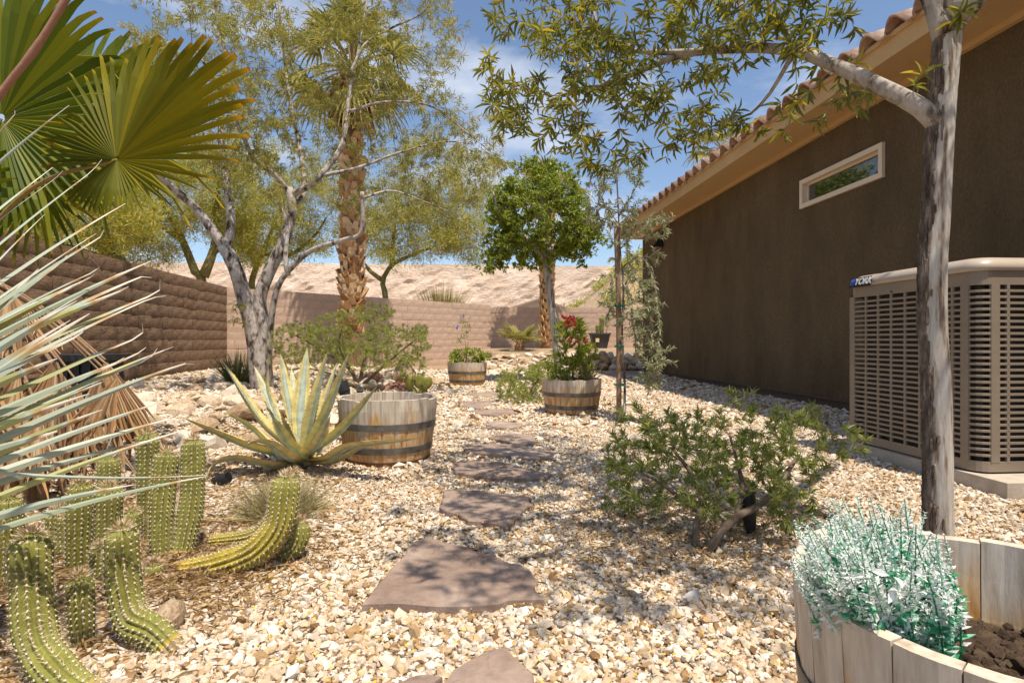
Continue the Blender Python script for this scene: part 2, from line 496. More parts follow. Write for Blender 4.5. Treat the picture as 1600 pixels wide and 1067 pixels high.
def stave_mat(name, wear):
    """weathered oak: silver grey towards the rim, tan and rust-stained lower down; grain along z."""
    m = bpy.data.materials.new(name)
    m.use_nodes = True
    nt = m.node_tree
    N, L = nt.nodes, nt.links
    bs = N['Principled BSDF']
    tc = N.new("ShaderNodeTexCoord")
    oi = N.new("ShaderNodeObjectInfo")
    add = N.new("ShaderNodeVectorMath")
    add.operation = 'ADD'
    cm = N.new("ShaderNodeCombineXYZ")
    mu = N.new("ShaderNodeMath")
    mu.operation = 'MULTIPLY'
    mu.inputs[1].default_value = 37.0
    L.new(oi.outputs['Random'], mu.inputs[0])
    L.new(mu.outputs[0], cm.inputs[0])
    L.new(mu.outputs[0], cm.inputs[2])
    L.new(tc.outputs['Object'], add.inputs[0])
    L.new(cm.outputs[0], add.inputs[1])
    mp = N.new("ShaderNodeMapping")
    mp.inputs['Scale'].default_value = (1, 1, .13)
    L.new(add.outputs[0], mp.inputs['Vector'])
    no = N.new("ShaderNodeTexNoise")
    no.inputs['Scale'].default_value = 34
    no.inputs['Detail'].default_value = 9
    no.inputs['Roughness'].default_value = .65
    L.new(mp.outputs[0], no.inputs['Vector'])
    grey = ramp(nt, [(.3, (.34, .27, .195)), (.5, (.56, .475, .375)), (.7, (.70, .625, .52))])
    tan = ramp(nt, [(.30, (.22, .10, .035)), (.42, (.50, .27, .09)), (.56, (.62, .44, .25)), (.75, (.68, .56, .40))])
    L.new(no.outputs['Fac'], grey.inputs[0])
    L.new(no.outputs['Fac'], tan.inputs[0])
    n2 = N.new("ShaderNodeTexNoise")
    n2.inputs['Scale'].default_value = 9
    n2.inputs['Detail'].default_value = 6
    mp2 = N.new("ShaderNodeMapping")
    mp2.inputs['Scale'].default_value = (1, 1, .35)
    L.new(add.outputs[0], mp2.inputs['Vector'])
    L.new(mp2.outputs[0], n2.inputs['Vector'])
    sx = N.new("ShaderNodeSeparateXYZ")
    L.new(tc.outputs['Object'], sx.inputs[0])
    mz = N.new("ShaderNodeMath")
    mz.operation = 'MULTIPLY_ADD'
    L.new(sx.outputs[2], mz.inputs[0])
    mz.inputs[1].default_value = 2.6
    mz.inputs[2].default_value = wear
    ad = N.new("ShaderNodeMath")
    ad.operation = 'ADD'
    L.new(mz.outputs[0], ad.inputs[0])
    L.new(n2.outputs['Fac'], ad.inputs[1])
    ad2 = N.new("ShaderNodeMath")
    ad2.operation = 'MULTIPLY_ADD'
    L.new(oi.outputs['Random'], ad2.inputs[0])
    ad2.inputs[1].default_value = .35
    L.new(ad.outputs[0], ad2.inputs[2])
    fr = ramp(nt, [(.78, (0, 0, 0)), (1.0, (1, 1, 1))])
    L.new(ad2.outputs[0], fr.inputs[0])
    mx = N.new("ShaderNodeMixRGB")
    L.new(fr.outputs[0], mx.inputs[0])
    L.new(tan.outputs[0], mx.inputs[1])
    L.new(grey.outputs[0], mx.inputs[2])
    L.new(mx.outputs[0], bs.inputs['Base Color'])
    bs.inputs['Roughness'].default_value = .85
    bs.inputs['Specular IOR Level'].default_value = .2
    bp = N.new("ShaderNodeBump")
    bp.inputs['Strength'].default_value = .5
    bp.inputs['Distance'].default_value = .006
    L.new(no.outputs['Fac'], bp.inputs['Height'])
    L.new(bp.outputs[0], bs.inputs['Normal'])
    return m


M['stave'] = stave_mat('weathered_stave', -.52)
M['stave_grey'] = stave_mat('greyed_stave', -.42)


def agave_mat():
    m = bpy.data.materials.new('agave_leaf')
    m.use_nodes = True
    nt = m.node_tree
    N, L = nt.nodes, nt.links
    bs = N['Principled BSDF']
    at = N.new("ShaderNodeAttribute")
    at.attribute_name = 'tc'
    sx = N.new("ShaderNodeSeparateXYZ")
    L.new(at.outputs['Vector'], sx.inputs[0])
    tc = N.new("ShaderNodeTexCoord")
    no = N.new("ShaderNodeTexNoise")
    no.inputs['Scale'].default_value = 9
    no.inputs['Detail'].default_value = 7
    L.new(tc.outputs['Object'], no.inputs['Vector'])
    ma = N.new("ShaderNodeMath")
    ma.operation = 'MULTIPLY_ADD'
    L.new(no.outputs['Fac'], ma.inputs[0])
    ma.inputs[1].default_value = .22
    L.new(sx.outputs[0], ma.inputs[2])
    r = ramp(nt, [(.33, (.36, .41, .34)), (.54, (.29, .33, .21)), (.62, (.54, .48, .20)), (.86, (.62, .49, .18)), (1, (.60, .40, .13))])
    L.new(ma.outputs[0], r.inputs[0])
    n2 = N.new("ShaderNodeTexNoise")
    n2.inputs['Scale'].default_value = 26
    L.new(tc.outputs['Object'], n2.inputs['Vector'])
    r2 = ramp(nt, [(.35, (.8, .8, .8)), (.65, (1.15, 1.15, 1.15))])
    L.new(n2.outputs['Fac'], r2.inputs[0])
    mx = N.new("ShaderNodeMixRGB")
    mx.blend_type = 'MULTIPLY'
    mx.inputs[0].default_value = 1
    L.new(r.outputs[0], mx.inputs[1])
    L.new(r2.outputs[0], mx.inputs[2])
    L.new(mx.outputs[0], bs.inputs['Base Color'])
    bs.inputs['Roughness'].default_value = .5
    return m


M['agave'] = agave_mat()

# ================================================================== terrain
def bed_edge(y):
    return np.interp(y, [3.3, 4.2, 4.7, 6.5, 8, 10, 11.5, 13, 15], [-4.2, -2.35, -1.95, -1.75, -1.75, -1.45, -2.0, -3.0, -4.5])


def terrain(x, y):
    x = np.asarray(x, float)
    y = np.asarray(y, float)
    hl = 0.15 * sstep((bed_edge(y) - x) / 0.45) * sstep((y - 3.4) / .6) * sstep((16 - y) / 1.5)
    # raised bed before the back wall
    front = np.interp(x, [-1.6, -.6, 1.0, 1.5, 1.7, 6], [16.5, 13.2, 13.0, 13.9, 14.4, 14.2])
    wid = np.interp(x, [-1, 1.2, 1.7], [3.2, 2.4, .35])
    amp = sstep((x + 2.0) / 1.2)
    hr = (.36 * sstep((y - front) / wid) + .16 * sstep((y - 15) / 4)) * amp * sstep((26 - y) / 3)
    lump = .012 * vnoise(x, y, 1.3, 3) + .006 * vnoise(x, y, 4, 5)
    near = sstep((40 - y) / 10) * sstep((30 - np.abs(x)) / 10)
    return (hl + hr + lump) * near


_fx = np.arange(-7.6, 5.01, .1)
_fy = np.arange(.4, 21.6, .1)
gx = np.concatenate((np.array([-900, -400, -150, -60, -30, -15, -10, -8.5]), _fx, np.array([6, 9, 15, 30, 60, 150, 400, 900])))
gy = np.concatenate((np.array([-400, -100, -30, -10, -4, -1.5, -.5]), _fy, np.array([23, 26, 32, 45, 80, 150, 400, 1200])))
XX, YY = np.meshgrid(gx, gy)
ZZ = terrain(XX, YY)
nx, ny = len(gx), len(gy)
ii = (np.arange(ny - 1)[:, None] * nx + np.arange(nx - 1)[None, :])
mb = MB().add(np.stack((XX, YY, ZZ), -1).reshape(-1, 3), Q=np.stack((ii, ii + 1, ii + nx + 1, ii + nx), -1).reshape(-1, 4))
g = part('ground', mb, M['ground'], smooth=True, kind='structure')

# ================================================================== flagstones (outlines on the ground)
FLAGS = [
    ([(572, 942), (648, 845), (664, 840), (720, 855), (800, 878), (832, 893), (843, 938), (770, 943), (680, 948)],
     'large pinkish flagstone of the path with a pointed corner, front one seen whole'),
    ([(690, 793), (697, 766), (760, 769), (829, 778), (826, 789), (797, 823), (735, 814)],
     'second flagstone from the camera, wedge shaped, dappled by branch shade'),
    ([(708, 738), (711, 722), (780, 722), (860, 742), (850, 748), (760, 746)], 'long shaded flagstone just before the thin pair, third along the path'),
    ([(727, 706), (728, 695), (790, 694), (868, 706), (866, 716), (825, 716)], 'long narrow flagstone half in shade, fourth along the path'),
    ([(760, 684), (790, 677), (832, 680), (842, 694), (800, 692)], 'sunlit flagstone with rounded back edge, fifth along the path'),
    ([(760, 660), (778, 657), (826, 664), (800, 669), (762, 669)], 'small sunlit oval flagstone, sixth along the path'),
    ([(736, 641), (800, 639), (810, 646), (775, 650), (742, 646)], 'flat thin flagstone beside the oleander barrel, seventh along the path'),
    ([(716, 628), (772, 626), (774, 633), (745, 639), (722, 634)], 'shade flecked flagstone, eighth along the path'),
    ([(728, 615), (790, 611), (787, 618), (740, 621)], 'flagstone right before the leafy barrel, last along the path'),
    ([(672, 1092), (706, 1050), (755, 1017), (776, 1018), (835, 1056), (842, 1092)], 'flagstone cut by the bottom edge of the view'),
    ([(596, 1074), (640, 1058), (690, 1061), (684, 1080)], 'sliver of flagstone at the bottom edge of the view'),
    ([(928, 585), (990, 576), (1012, 583), (962, 593)], 'purple grey slab in the house shadow before the stacked stones'),
]
FLAG_POLY = []
for k, (pp, lab) in enumerate(FLAGS):
    top = np.array([GP(px, py, .024) for px, py in pp])
    FLAG_POLY.append(top[:, :2])
    c = top.mean(0)
    # subdivide the outline and roughen it
    rr = np.random.default_rng(40 + k)
    out = []
    m = len(top)
    for i in range(m):
        a, b = top[i], top[(i + 1) % m]
        ns = max(2, int(np.linalg.norm(b - a) / .06))
        for t in np.arange(ns) / ns:
            p = a + (b - a) * t
            out.append(p + np.array((*rr.normal(0, .009, 2), 0)))
    out = np.array(out)
    m = len(out)
    inn = c + (out - c) * .97 + np.array((0, 0, .006))
    mid = c + (out - c) * .5 + np.array((0, 0, .008)) + np.stack((0 * out[:, 0], 0 * out[:, 0], rr.normal(0, .002, m)), -1)
    low = out.copy()
    low[:, 2] = -.03
    V = np.vstack((low, out, inn, mid, c + np.array((0, 0, .009))))
    a = np.arange(m)
    b = (a + 1) % m
    Q = np.vstack([np.stack((r * m + a, r * m + b, (r + 1) * m + b, (r + 1) * m + a), -1) for r in range(3)])
    T = np.stack((3 * m + a, 3 * m + b, np.full(m, 4 * m)), -1)
    area = .5 * np.sum(out[:, 0] * np.roll(out[:, 1], -1) - out[:, 1] * np.roll(out[:, 0], -1))
    if area < 0:
        Q, T = Q[:, ::-1], T[:, ::-1]
    f = part('flagstone', MB().add(V, T=T, Q=Q), M['slate'])
    tag(f, lab, 'flagstone', 'flagstones of the garden path')


# ================================================================== block walls
def block_mesh(name, l, h, t, bulge, seed, nu=6, nv=4):
    """a masonry block, front face = -y side, pillowed by bulge."""
    r = np.random.default_rng(seed)
    mb = MB()
    us = np.linspace(-l / 2, l / 2, nu + 1)
    zs = np.linspace(-h / 2, h / 2, nv + 1)
    P = []
    for z in zs:
        for u in us:
            e = (.45 + .55 * min(1, (l / 2 - abs(u)) / (l * .12)) ** .5) * min(1, (h / 2 - abs(z)) / (h * .40)) ** .6
            P.append((u, -t / 2 - bulge * (e * (1 + r.normal(0, .45))) - bulge * .12 * (z / h), z))
    P = np.array(P)
    i = (np.arange(nv)[:, None] * (nu + 1) + np.arange(nu)[None, :]).ravel()
    Q = np.stack((i, i + 1, i + nu + 2, i + nu + 1), -1)
    mb.add(P, Q=Q)
    # the other five sides
    V = np.array([(x, y, z) for y in (-t / 2, t / 2) for x in (-l / 2, l / 2) for z in (-h / 2, h / 2)])
    mb.add(V, Q=[(4, 5, 7, 6), (0, 4, 6, 2), (1, 3, 7, 5), (0, 1, 5, 4), (2, 6, 7, 3)])
    return mb


def block_wall(a, b, z0, z1, mat_block, mat_mortar, bulge, label, seed, gap=.003, lean=0):
    a, b = np.array((*a, 0.0)), np.array((*b, 0.0))
    L = np.linalg.norm(b - a)
    e = (b - a) / L
    ang = math.atan2(e[1], e[0])
    n = np.array((e[1], -e[0], 0))          # -y of the block frame: the seen face
    w = thing('block_wall', label, 'wall', (a + b) / 2 + np.array((0, 0, z0)))
    ncol = max(1, round(L / .41))
    nrow = round((z1 - z0) / .2)
    l, h, t = L / ncol, (z1 - z0) / nrow, .19
    rr = np.random.default_rng(seed)
    cm = (a + b) / 2 + np.array((0, 0, (z0 + z1) / 2))
    part('mortar_core', MB().box(cm - np.array((0, 0, .004)), (L - .01, t - (.02 if bulge > .008 else .008), z1 - z0 - .008), ax=np.array((e, -n, Z3))), mat_mortar, w)
    var = [block_mesh('block', l - gap, h - gap, t, bulge, seed * 10 + q).mesh('block', bulge > .008) for q in range(5)]
    half = [block_mesh('block', l / 2 - gap, h - gap, t, bulge, seed * 10 + 7 + q).mesh('block', bulge > .008) for q in range(2)]
    for me in var + half:
        me.materials.append(mat_block)
    for r in range(nrow):
        z = z0 + (r + .5) * h
        if r % 2 == 0:
            items = [((c + .5) * l, var[rr.integers(5)]) for c in range(ncol)]
        else:
            items = [(l * .25, half[0])] + [((c + 1) * l, var[rr.integers(5)]) for c in range(ncol - 1)] + [(L - l * .25, half[1])]
        for s, me in items:
            p = a + e * s + np.array((0, 0, z)) + n * rr.normal(0, .003)
            inst('block', me, w, p, (0, 0, ang))
    return w


LW0, LW1 = (-5.30, 3.55), (-6.575, 12.93)
BW1 = (-.80, 19.72)
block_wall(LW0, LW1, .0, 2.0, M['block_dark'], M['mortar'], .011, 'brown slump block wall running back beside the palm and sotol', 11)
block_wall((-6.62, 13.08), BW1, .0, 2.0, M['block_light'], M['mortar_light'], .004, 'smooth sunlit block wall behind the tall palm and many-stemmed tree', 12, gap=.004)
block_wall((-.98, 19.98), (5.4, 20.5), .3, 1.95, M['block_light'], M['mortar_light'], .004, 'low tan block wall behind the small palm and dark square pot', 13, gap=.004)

# ================================================================== cliff and far hillside
def sheet(fn, us, vs_):
    U, V_ = np.meshgrid(us, vs_)
    P = fn(U, V_)
    n, m = len(us), len(vs_)
    i = (np.arange(m - 1)[:, None] * n + np.arange(n - 1)[None, :])
    return MB().add(P.reshape(-1, 3), Q=np.stack((i, i + 1, i + n + 1, i + n), -1).reshape(-1, 4))


def cliff_fn(U, V_):
    d = 46 + .04 * U
    x = U
    rough = .5 * vnoise(U * .6, V_ * 9, .55, 21) + .25 * vnoise(U, V_ * 9, 1.3, 22) + RNG.normal(0, .06, U.shape)
    ztop = 7.25 + .12 * vnoise(U, 0 * U, .4, 5) - .004 * U + .07 * vnoise(U, 0 * U, 3, 6)
    z = np.where(V_ <= 1, -1 + V_ * (ztop + 1), ztop + (V_ - 1) * .4)
    y = d + np.minimum(V_, 1) * 3.2 + rough * np.minimum(1, 6 * np.abs(1 - V_)) + np.maximum(V_ - 1, 0) * 25
    return np.stack((x, y, z), -1)


c = part('cliff', sheet(cliff_fn, np.arange(-75, 36, .45), np.concatenate((np.linspace(0, 1, 26), np.array([1.15, 1.6, 2.4, 4])))), M['cliff'], smooth=False,
         kind='structure')


def hill_fn(U, V_):
    h = 8.0 * np.exp(-((U - 12) / 8.0) ** 2) * sstep((V_ - 30) / 10) + .12 * vnoise(U, V_, .9, 8)
    return np.stack((U, V_, h - .25), -1)


part('hillside', sheet(hill_fn, np.arange(-8, 34, .7), np.arange(29, 44.5, .7)), M['hill'], kind='structure')

# ================================================================== house
H_V, H_U0, H_U1, H_ZT = 4.25, -4.2, 13.45, 3.295
EV = 3.73
house = thing('house', 'brown stucco house with tan eaves and clay tile roof', 'house', HF(5, 6.5, 0))
WU0, WU1, WZ0, WZ1 = 5.47, 6.908, 2.455, 2.812


def hquad(mb, pts):
    mb.add([HF(*p) for p in pts], Q=[(0, 1, 2, 3)])


mb = MB()
for (u0, u1, z0, z1) in ((H_U0, H_U1, .10, WZ0), (H_U0, H_U1, WZ1, H_ZT), (H_U0, WU0, WZ0, WZ1), (WU1, H_U1, WZ0, WZ1)):
    us = np.linspace(u0, u1, max(2, int((u1 - u0) / .6)))
    for q in range(len(us) - 1):
        hquad(mb, [(us[q + 1], H_V, z0), (us[q], H_V, z0), (us[q], H_V, z1), (us[q + 1], H_V, z1)])
# reveals of the window opening
dep = .07
hquad(mb, [(WU0, H_V, WZ0), (WU0, H_V, WZ1), (WU0, H_V + dep, WZ1), (WU0, H_V + dep, WZ0)])
hquad(mb, [(WU1, H_V, WZ0), (WU1, H_V + dep, WZ0), (WU1, H_V + dep, WZ1), (WU1, H_V, WZ1)])
hquad(mb, [(WU0, H_V, WZ1), (WU1, H_V, WZ1), (WU1, H_V + dep, WZ1), (WU0, H_V + dep, WZ1)])
hquad(mb, [(WU0, H_V, WZ0), (WU0, H_V + dep, WZ0), (WU1, H_V + dep, WZ0), (WU1, H_V, WZ0)])
# far, near and back walls
hquad(mb, [(H_U1, H_V, .1), (H_U1, H_V, H_ZT), (H_U1, 14, H_ZT), (H_U1, 14, .1)])
hquad(mb, [(H_U0, H_V, .1), (H_U0, 14, .1), (H_U0, 14, H_ZT), (H_U0, H_V, H_ZT)])
hquad(mb, [(H_U0, 14, .1), (H_U1, 14, .1), (H_U1, 14, H_ZT), (H_U0, 14, H_ZT)])
wall = part('wall', mb, M['stucco'], house)
part('foundation', MB().box(HF((H_U0 + H_U1) / 2, H_V + .025 + 4.8, .02), (H_U1 - H_U0 - .05, 9.6, .24), ax=np.array((HU, HV, Z3))), M['base'], house)
part('weep_screed', MB().box(HF((H_U0 + H_U1) / 2, H_V + .012, .108), (H_U1 - H_U0, .034, .02), ax=np.array((HU, HV, Z3))), M['base'], house)
# eaves: soffit, fascia, trim
ue0, ue1 = H_U0 - .3, H_U1 + .36
part('soffit', MB().box(HF((ue0 + ue1) / 2, (EV + .03 + H_V + .2) / 2, H_ZT + .02), (ue1 - ue0 - .06, H_V + .2 - EV - .03, .04), ax=np.array((HU, HV, Z3))), M['tan'], house)
part('fascia', MB().box(HF((ue0 + ue1) / 2, EV + .02, H_ZT + .095), (ue1 - ue0, .04, .202), ax=np.array((HU, HV, Z3))), M['tan'], house)
part('fascia_lip', MB().box(HF((ue0 + ue1) / 2, EV - .012, H_ZT + .176), (ue1 - ue0, .022, .04), ax=np.array((HU, HV, Z3))), M['tan'], house)
part('eave_trim', MB().box(HF((ue0 + H_U1) / 2, H_V - .026, H_ZT - .026), (H_U1 - ue0, .05, .05), ax=np.array((HU, HV, Z3))), M['tan'], house)
part('fascia', MB().box(HF(ue1 + .02, (EV + 14) / 2, H_ZT + .095), (.04, 14 - EV, .202), ax=np.array((HU, HV, Z3))), M['tan'], house)
part('soffit', MB().box(HF((H_U1 + ue1) / 2 + .01, (H_V + .22 + 14) / 2, H_ZT + .021), (ue1 - H_U1 - .03, 14 - H_V - .22, .04), ax=np.array((HU, HV, Z3))), M['tan'], house)
# roof deck as a hip
SL = 4.2 / 12
zr = H_ZT + .20
mb = MB()
v0, v1 = EV + .03, 14.3
vm = (v0 + v1) / 2
zt = zr + SL * (vm - v0)
P = [(ue0, v0, zr), (ue1, v0, zr), (ue1, v1, zr), (ue0, v1, zr), (ue0 + 5, vm, zt), (ue1 - 5, vm, zt)]
mb.add([HF(*p) for p in P], Q=[(1, 0, 4, 5), (3, 2, 5, 4)], T=[(2, 1, 5), (0, 3, 4)])
roof = part('roof', mb, M['tileunder'], house)
# S-shaped clay tiles along the eave
PIT, TL = .325, .42
pu, pz = [], []
for t in np.linspace(0, 1, 11):
    pu.append((t - .5) * (PIT + .02))
    pz.append(.105 * max(0, math.sin(math.pi * min(1, t / .68))) if t < .68 else -.018 * math.sin(math.pi * (t - .68) / .32))
pu, pz = np.array(pu), np.array(pz)
mb = MB()
k = len(pu)
top0 = np.stack((pu, np.zeros(k), pz + .022), -1)
bot0 = np.stack((pu, np.zeros(k), pz), -1)
sh = np.array((0, TL, 0))
V = np.vstack((top0, bot0, top0 + sh, bot0 + sh))
q = np.arange(k - 1)
Q = np.vstack((np.stack((q, q + 1, 2 * k + q + 1, 2 * k + q), -1), np.stack((k + q + 1, k + q, 3 * k + q, 3 * k + q + 1), -1),
               np.stack((q + 1, q, k + q, k + q + 1), -1)))
mb.add(V, Q=Q)
tile_me = mb.mesh('roof_tile', True)
tile_me.materials.append(M['tile'])
hang = math.atan2(HU[1], HU[0])
nt_ = int((ue1 - ue0) / PIT)
tilt = math.atan(SL)
for row in range(2):
    for i in range(nt_):
        u = ue1 - (i + .5) * PIT
        if u < -1.0:
            break
        v = EV - .07 + row * .36
        # local x = -u (so that +y local = +v)
        o = inst('roof_tile', tile_me, roof, HF(u, v + random.Random(i * 3 + row).uniform(-.008, .008), zr - .012 + (v - EV) * SL + row * .022))
        o.rotation_euler = (Matrix.Rotation(math.atan2(HV[1], HV[0]) - math.pi / 2, 4, 'Z') @ Matrix.Rotation(tilt, 4, 'X')).to_euler()
# window: frame with sill, sash and pane
win = MB()
fr = .055
um, zm = (WU0 + WU1) / 2, (WZ0 + WZ1) / 2
axh = np.array((HU, HV, Z3))
for (cu, cz, su, sz) in ((um, WZ0 + fr / 2, WU1 - WU0, fr), (um, WZ1 - fr / 2, WU1 - WU0, fr)):
    win.box(HF(cu, H_V + .02, cz), (su, .11, sz), ax=axh)
for cu in (WU0 + fr / 2, WU1 - fr / 2):
    win.box(HF(cu, H_V + .02, zm), (fr, .11, WZ1 - WZ0 - 2 * fr), ax=axh)
wf = part('window', win, M['winframe'], house)
part('pane', MB().box(HF(um, H_V + .055, zm), (WU1 - WU0 - 2 * fr, .01, WZ1 - WZ0 - 2 * fr), ax=axh), M['glass'], wf)
sash = MB()
for cz in (WZ0 + fr + .011, WZ1 - fr - .011):
    sash.box(HF(um, H_V + .043, cz), (WU1 - WU0 - 2 * fr, .02, .022), ax=axh)
for cu in (WU0 + fr + .011, WU1 - fr - .011):
    sash.box(HF(cu, H_V + .043, zm), (.022, .02, WZ1 - WZ0 - 2 * fr - .044), ax=axh)
part('sash', sash, M['winframe'], wf)
# downlight on the wall
lt = thing('wall_light', 'small dark wall light with copper shade under the eave', 'wall light', HF(12.06, H_V, 2.86))
part('back_plate', MB().box(HF(12.06, H_V - .012, 2.90), (.12, .024, .18), ax=axh), M['black'], lt)
mb = MB()
tp = [HF(12.06 + a * .05, H_V - .02 - b, 2.97) for a, b in ((-1, 0), (1, 0), (1, .10), (-1, .10))]
bt = [HF(12.06 + a * .10, H_V - .02 - b, 2.80) for a, b in ((-1, 0), (1, 0), (1, .22), (-1, .22))]
mb.add(tp + bt, Q=[(0, 1, 2, 3), (0, 4, 5, 1), (1, 5, 6, 2), (2, 6, 7, 3), (3, 7, 4, 0)])
part('shade', mb, M['black'], lt)
part('reflector', MB().box(HF(12.06, H_V - .115, 2.807), (.17, .17, .012), ax=axh), M['copper'], lt)

# ================================================================== air conditioner on its pad
AU0, AU1, AV0, AV1, AZ0, AZ1 = 2.84, 3.89, 2.74, 3.79, .09, 1.252
pad = part('concrete_pad', MB().box(HF((AU0 + AU1) / 2 - .06, (AV0 + AV1) / 2 + .02, .03), (AU1 - AU0 + .26, AV1 - AV0 + .10, .10), ax=axh), M['concrete'])
tag(pad, 'low concrete pad on the gravel under the air conditioner', 'concrete pad')
ac = thing('air_conditioner', 'tan louvred air conditioner cabinet standing beside the house wall', 'air conditioner', HF((AU0 + AU1) / 2, (AV0 + AV1) / 2, .08))


def rrect(inset, r, n=6):
    """rounded rectangle in (u, v), counter-clockwise seen from above in the u,v frame, starting on the left face far end."""
    u0, u1, v0, v1 = AU0 + inset, AU1 - inset, AV0 + inset, AV1 - inset
    pts = []
    for (cu, cv, a0) in ((u1 - r, v0 + r, 0), (u0 + r, v0 + r, 90), (u0 + r, v1 - r, 180), (u1 - r, v1 - r, 270)):
        for t in np.linspace(0, 90, n):
            a = math.radians(a0 + t)
            pts.append((cu + r * math.cos(a), cv - r * math.sin(a)))
    return pts


def ring_strip(mb, zs_ins, r=.08, close=True):
    """a vertical skin: list of (z, inset)."""
    rows = []
    for z, ins in zs_ins:
        rows.append(np.array([HF(u, v, z) for u, v in rrect(ins, max(.012, r - ins * .4))]))
    m = len(rows[0])
    a = np.arange(m)
    b = (a + 1) % m
    Q = np.vstack([np.stack((i * m + a, i * m + b, (i + 1) * m + b, (i + 1) * m + a), -1) for i in range(len(rows) - 1)])
    mb.add(np.vstack(rows), Q=Q)
    return rows[-1]


mb = MB()
ring_strip(mb, [(AZ0, .01), (AZ0, 0), (AZ0 + .055, 0), (AZ0 + .055, .012)])
part('base_band', mb, M['acmetal'], ac, smooth=False)
mb = MB()
ring_strip(mb, [(AZ1 - .155, .012), (AZ1 - .155, 0), (AZ1 - .075, 0), (AZ1 - .075, .006)])
part('top_band', mb, M['acmetal'], ac, smooth=False)
mb = MB()
last = ring_strip(mb, [(AZ1 - .080, -.006), (AZ1 - .080, -.012), (AZ1 - .052, -.012), (AZ1 - .035, -.005), (AZ1 - .016, .012), (AZ1 - .005, .035), (AZ1, .07), (AZ1, .14)], r=.09)
mb.add(np.vstack((last, last.mean(0))), T=[(i, (i + 1) % len(last), len(last)) for i in range(len(last))])
cap = part('cap', mb, M['accap'], ac, smooth=True)
mb = MB()
cc = HF((AU0 + AU1) / 2, (AV0 + AV1) / 2, AZ1 + .012)
for rad in np.arange(.06, .40, .035):
    th = np.linspace(0, 2 * math.pi, 33)
    mb.tube([cc + HU * rad * math.cos(t) + HV * rad * math.sin(t) for t in th], .004, n=4, cap=False)
part('fan_guard', mb, M['black'], ac)
mb = MB()
ring_strip(mb, [(AZ0 + .03, .055), (AZ1 - .1, .055)], r=.06)
part('coil', mb, M['coil'], ac)
# louvres: 28 horizontal bars following the cabinet, and upright ribs
zl0, zl1, NL = AZ0 + .055, AZ1 - .155, 29
pitch = (zl1 - zl0) / NL
mb = MB()
ring_strip(mb, [(-.0068, .010), (-.0068, 0), (-.0058, -.001), (.0058, -.001), (.0068, 0), (.0068, .010)])
lou = mb.mesh('louvre', False, ORG[ac.name] * np.array((1, 1, 0)))
lou.materials.append(M['acmetal'])
for i in range(NL + 1):
    z = zl0 + i * pitch
    if i in (0, NL):
        continue
    o = inst('louvre', lou, ac, np.array((ORG[ac.name][0], ORG[ac.name][1], z)))
rib_s = MB().box((0, 0, 0), (.016, .012, zl1 - zl0 + .01)).mesh('rib')
rib_s.materials.append(M['acmetal'])
rib_w = MB().box((0, 0, 0), (.05, .013, zl1 - zl0 + .01)).mesh('rib')
rib_w.materials.append(M['acmetal'])
zc = (zl0 + zl1) / 2
for u in np.arange(AU0 + .17, AU1 - .06, .1165):
    inst('rib', rib_s, ac, HF(u, AV0 + .005, zc), (0, 0, hang))
    inst('rib', rib_s, ac, HF(u, AV1 - .005, zc), (0, 0, hang))
inst('rib', rib_w, ac, HF(AU1 - .045, AV0 + .005, zc), (0, 0, hang))
inst('rib', rib_w, ac, HF(AU0 + .09, AV0 + .005, zc), (0, 0, hang))
for v in np.arange(AV0 + .17, AV1 - .06, .1165):
    inst('rib', rib_s, ac, HF(AU0 + .005, v, zc), (0, 0, hang + math.pi / 2))
    inst('rib', rib_s, ac, HF(AU1 - .005, v, zc), (0, 0, hang + math.pi / 2))
inst('rib', rib_w, ac, HF(AU0 + .005, AV0 + .095, zc), (0, 0, hang + math.pi / 2))
# screws on the bands
for u in (AU1 - .04, AU1 - .42, AU0 + .30):
    part('screw', MB().tube([HF(u, AV0 + .002, AZ1 - .14), HF(u, AV0 - .004, AZ1 - .14)], .006, n=8), M['black'], ac)
# maker's badge: plate, blue disc, letters
BU, BZ = AU1 - .155, AZ1 - .052
rot_face = np.array((-HU, Z3 * .96 + HV * .28, -HV * .96 + Z3 * .28))     # x along the face, y up and leaning back, z out
rot_face = np.array([nrm(q_) for q_ in rot_face])
bc = HF(BU, AV0 - .018, BZ)
plate = part('badge', MB().box(bc, (.205, .066, .008), ax=rot_face), M['badge'], ac)
dc = bc - rot_face[0] * .070 + rot_face[2] * .006
part('badge_disc', MB().tube([dc - rot_face[2] * .002, dc + rot_face[2] * .0005], .027, n=24), M['badgeblue'], plate)
mbs = MB()
for a in range(3):
    an = a * math.pi / 3
    mbs.box(dc + rot_face[2] * .002, (.026, .003, .002), ax=np.array((rot_face[0] * math.cos(an) + rot_face[1] * math.sin(an), -rot_face[0] * math.sin(an) + rot_face[1] * math.cos(an), rot_face[2])))
part('badge_star', mbs, M['letter'], plate)
fc = bpy.data.curves.new('lettering', 'FONT')
fc.body = "YORK"
fc.size = .062
fc.extrude = .0015
fc.offset = .0022
fc.shear = .18
fc.align_x = 'CENTER'
fc.align_y = 'CENTER'
fo = bpy.data.objects.new('lettering_source', fc)
COL.objects.link(fo)
dg = bpy.context.evaluated_depsgraph_get()
tm = bpy.data.meshes.new_from_object(fo.evaluated_get(dg))
bpy.data.objects.remove(fo)
tm.materials.clear()
tm.materials.append(M['letter'])
tm.name = 'lettering'
lo = inst('lettering', tm, plate, bc + rot_face[0] * .032 + rot_face[2] * .006)
lo.rotation_euler = Matrix([list(rot_face[0]), list(rot_face[1]), list(rot_face[2])]).transposed().to_euler()

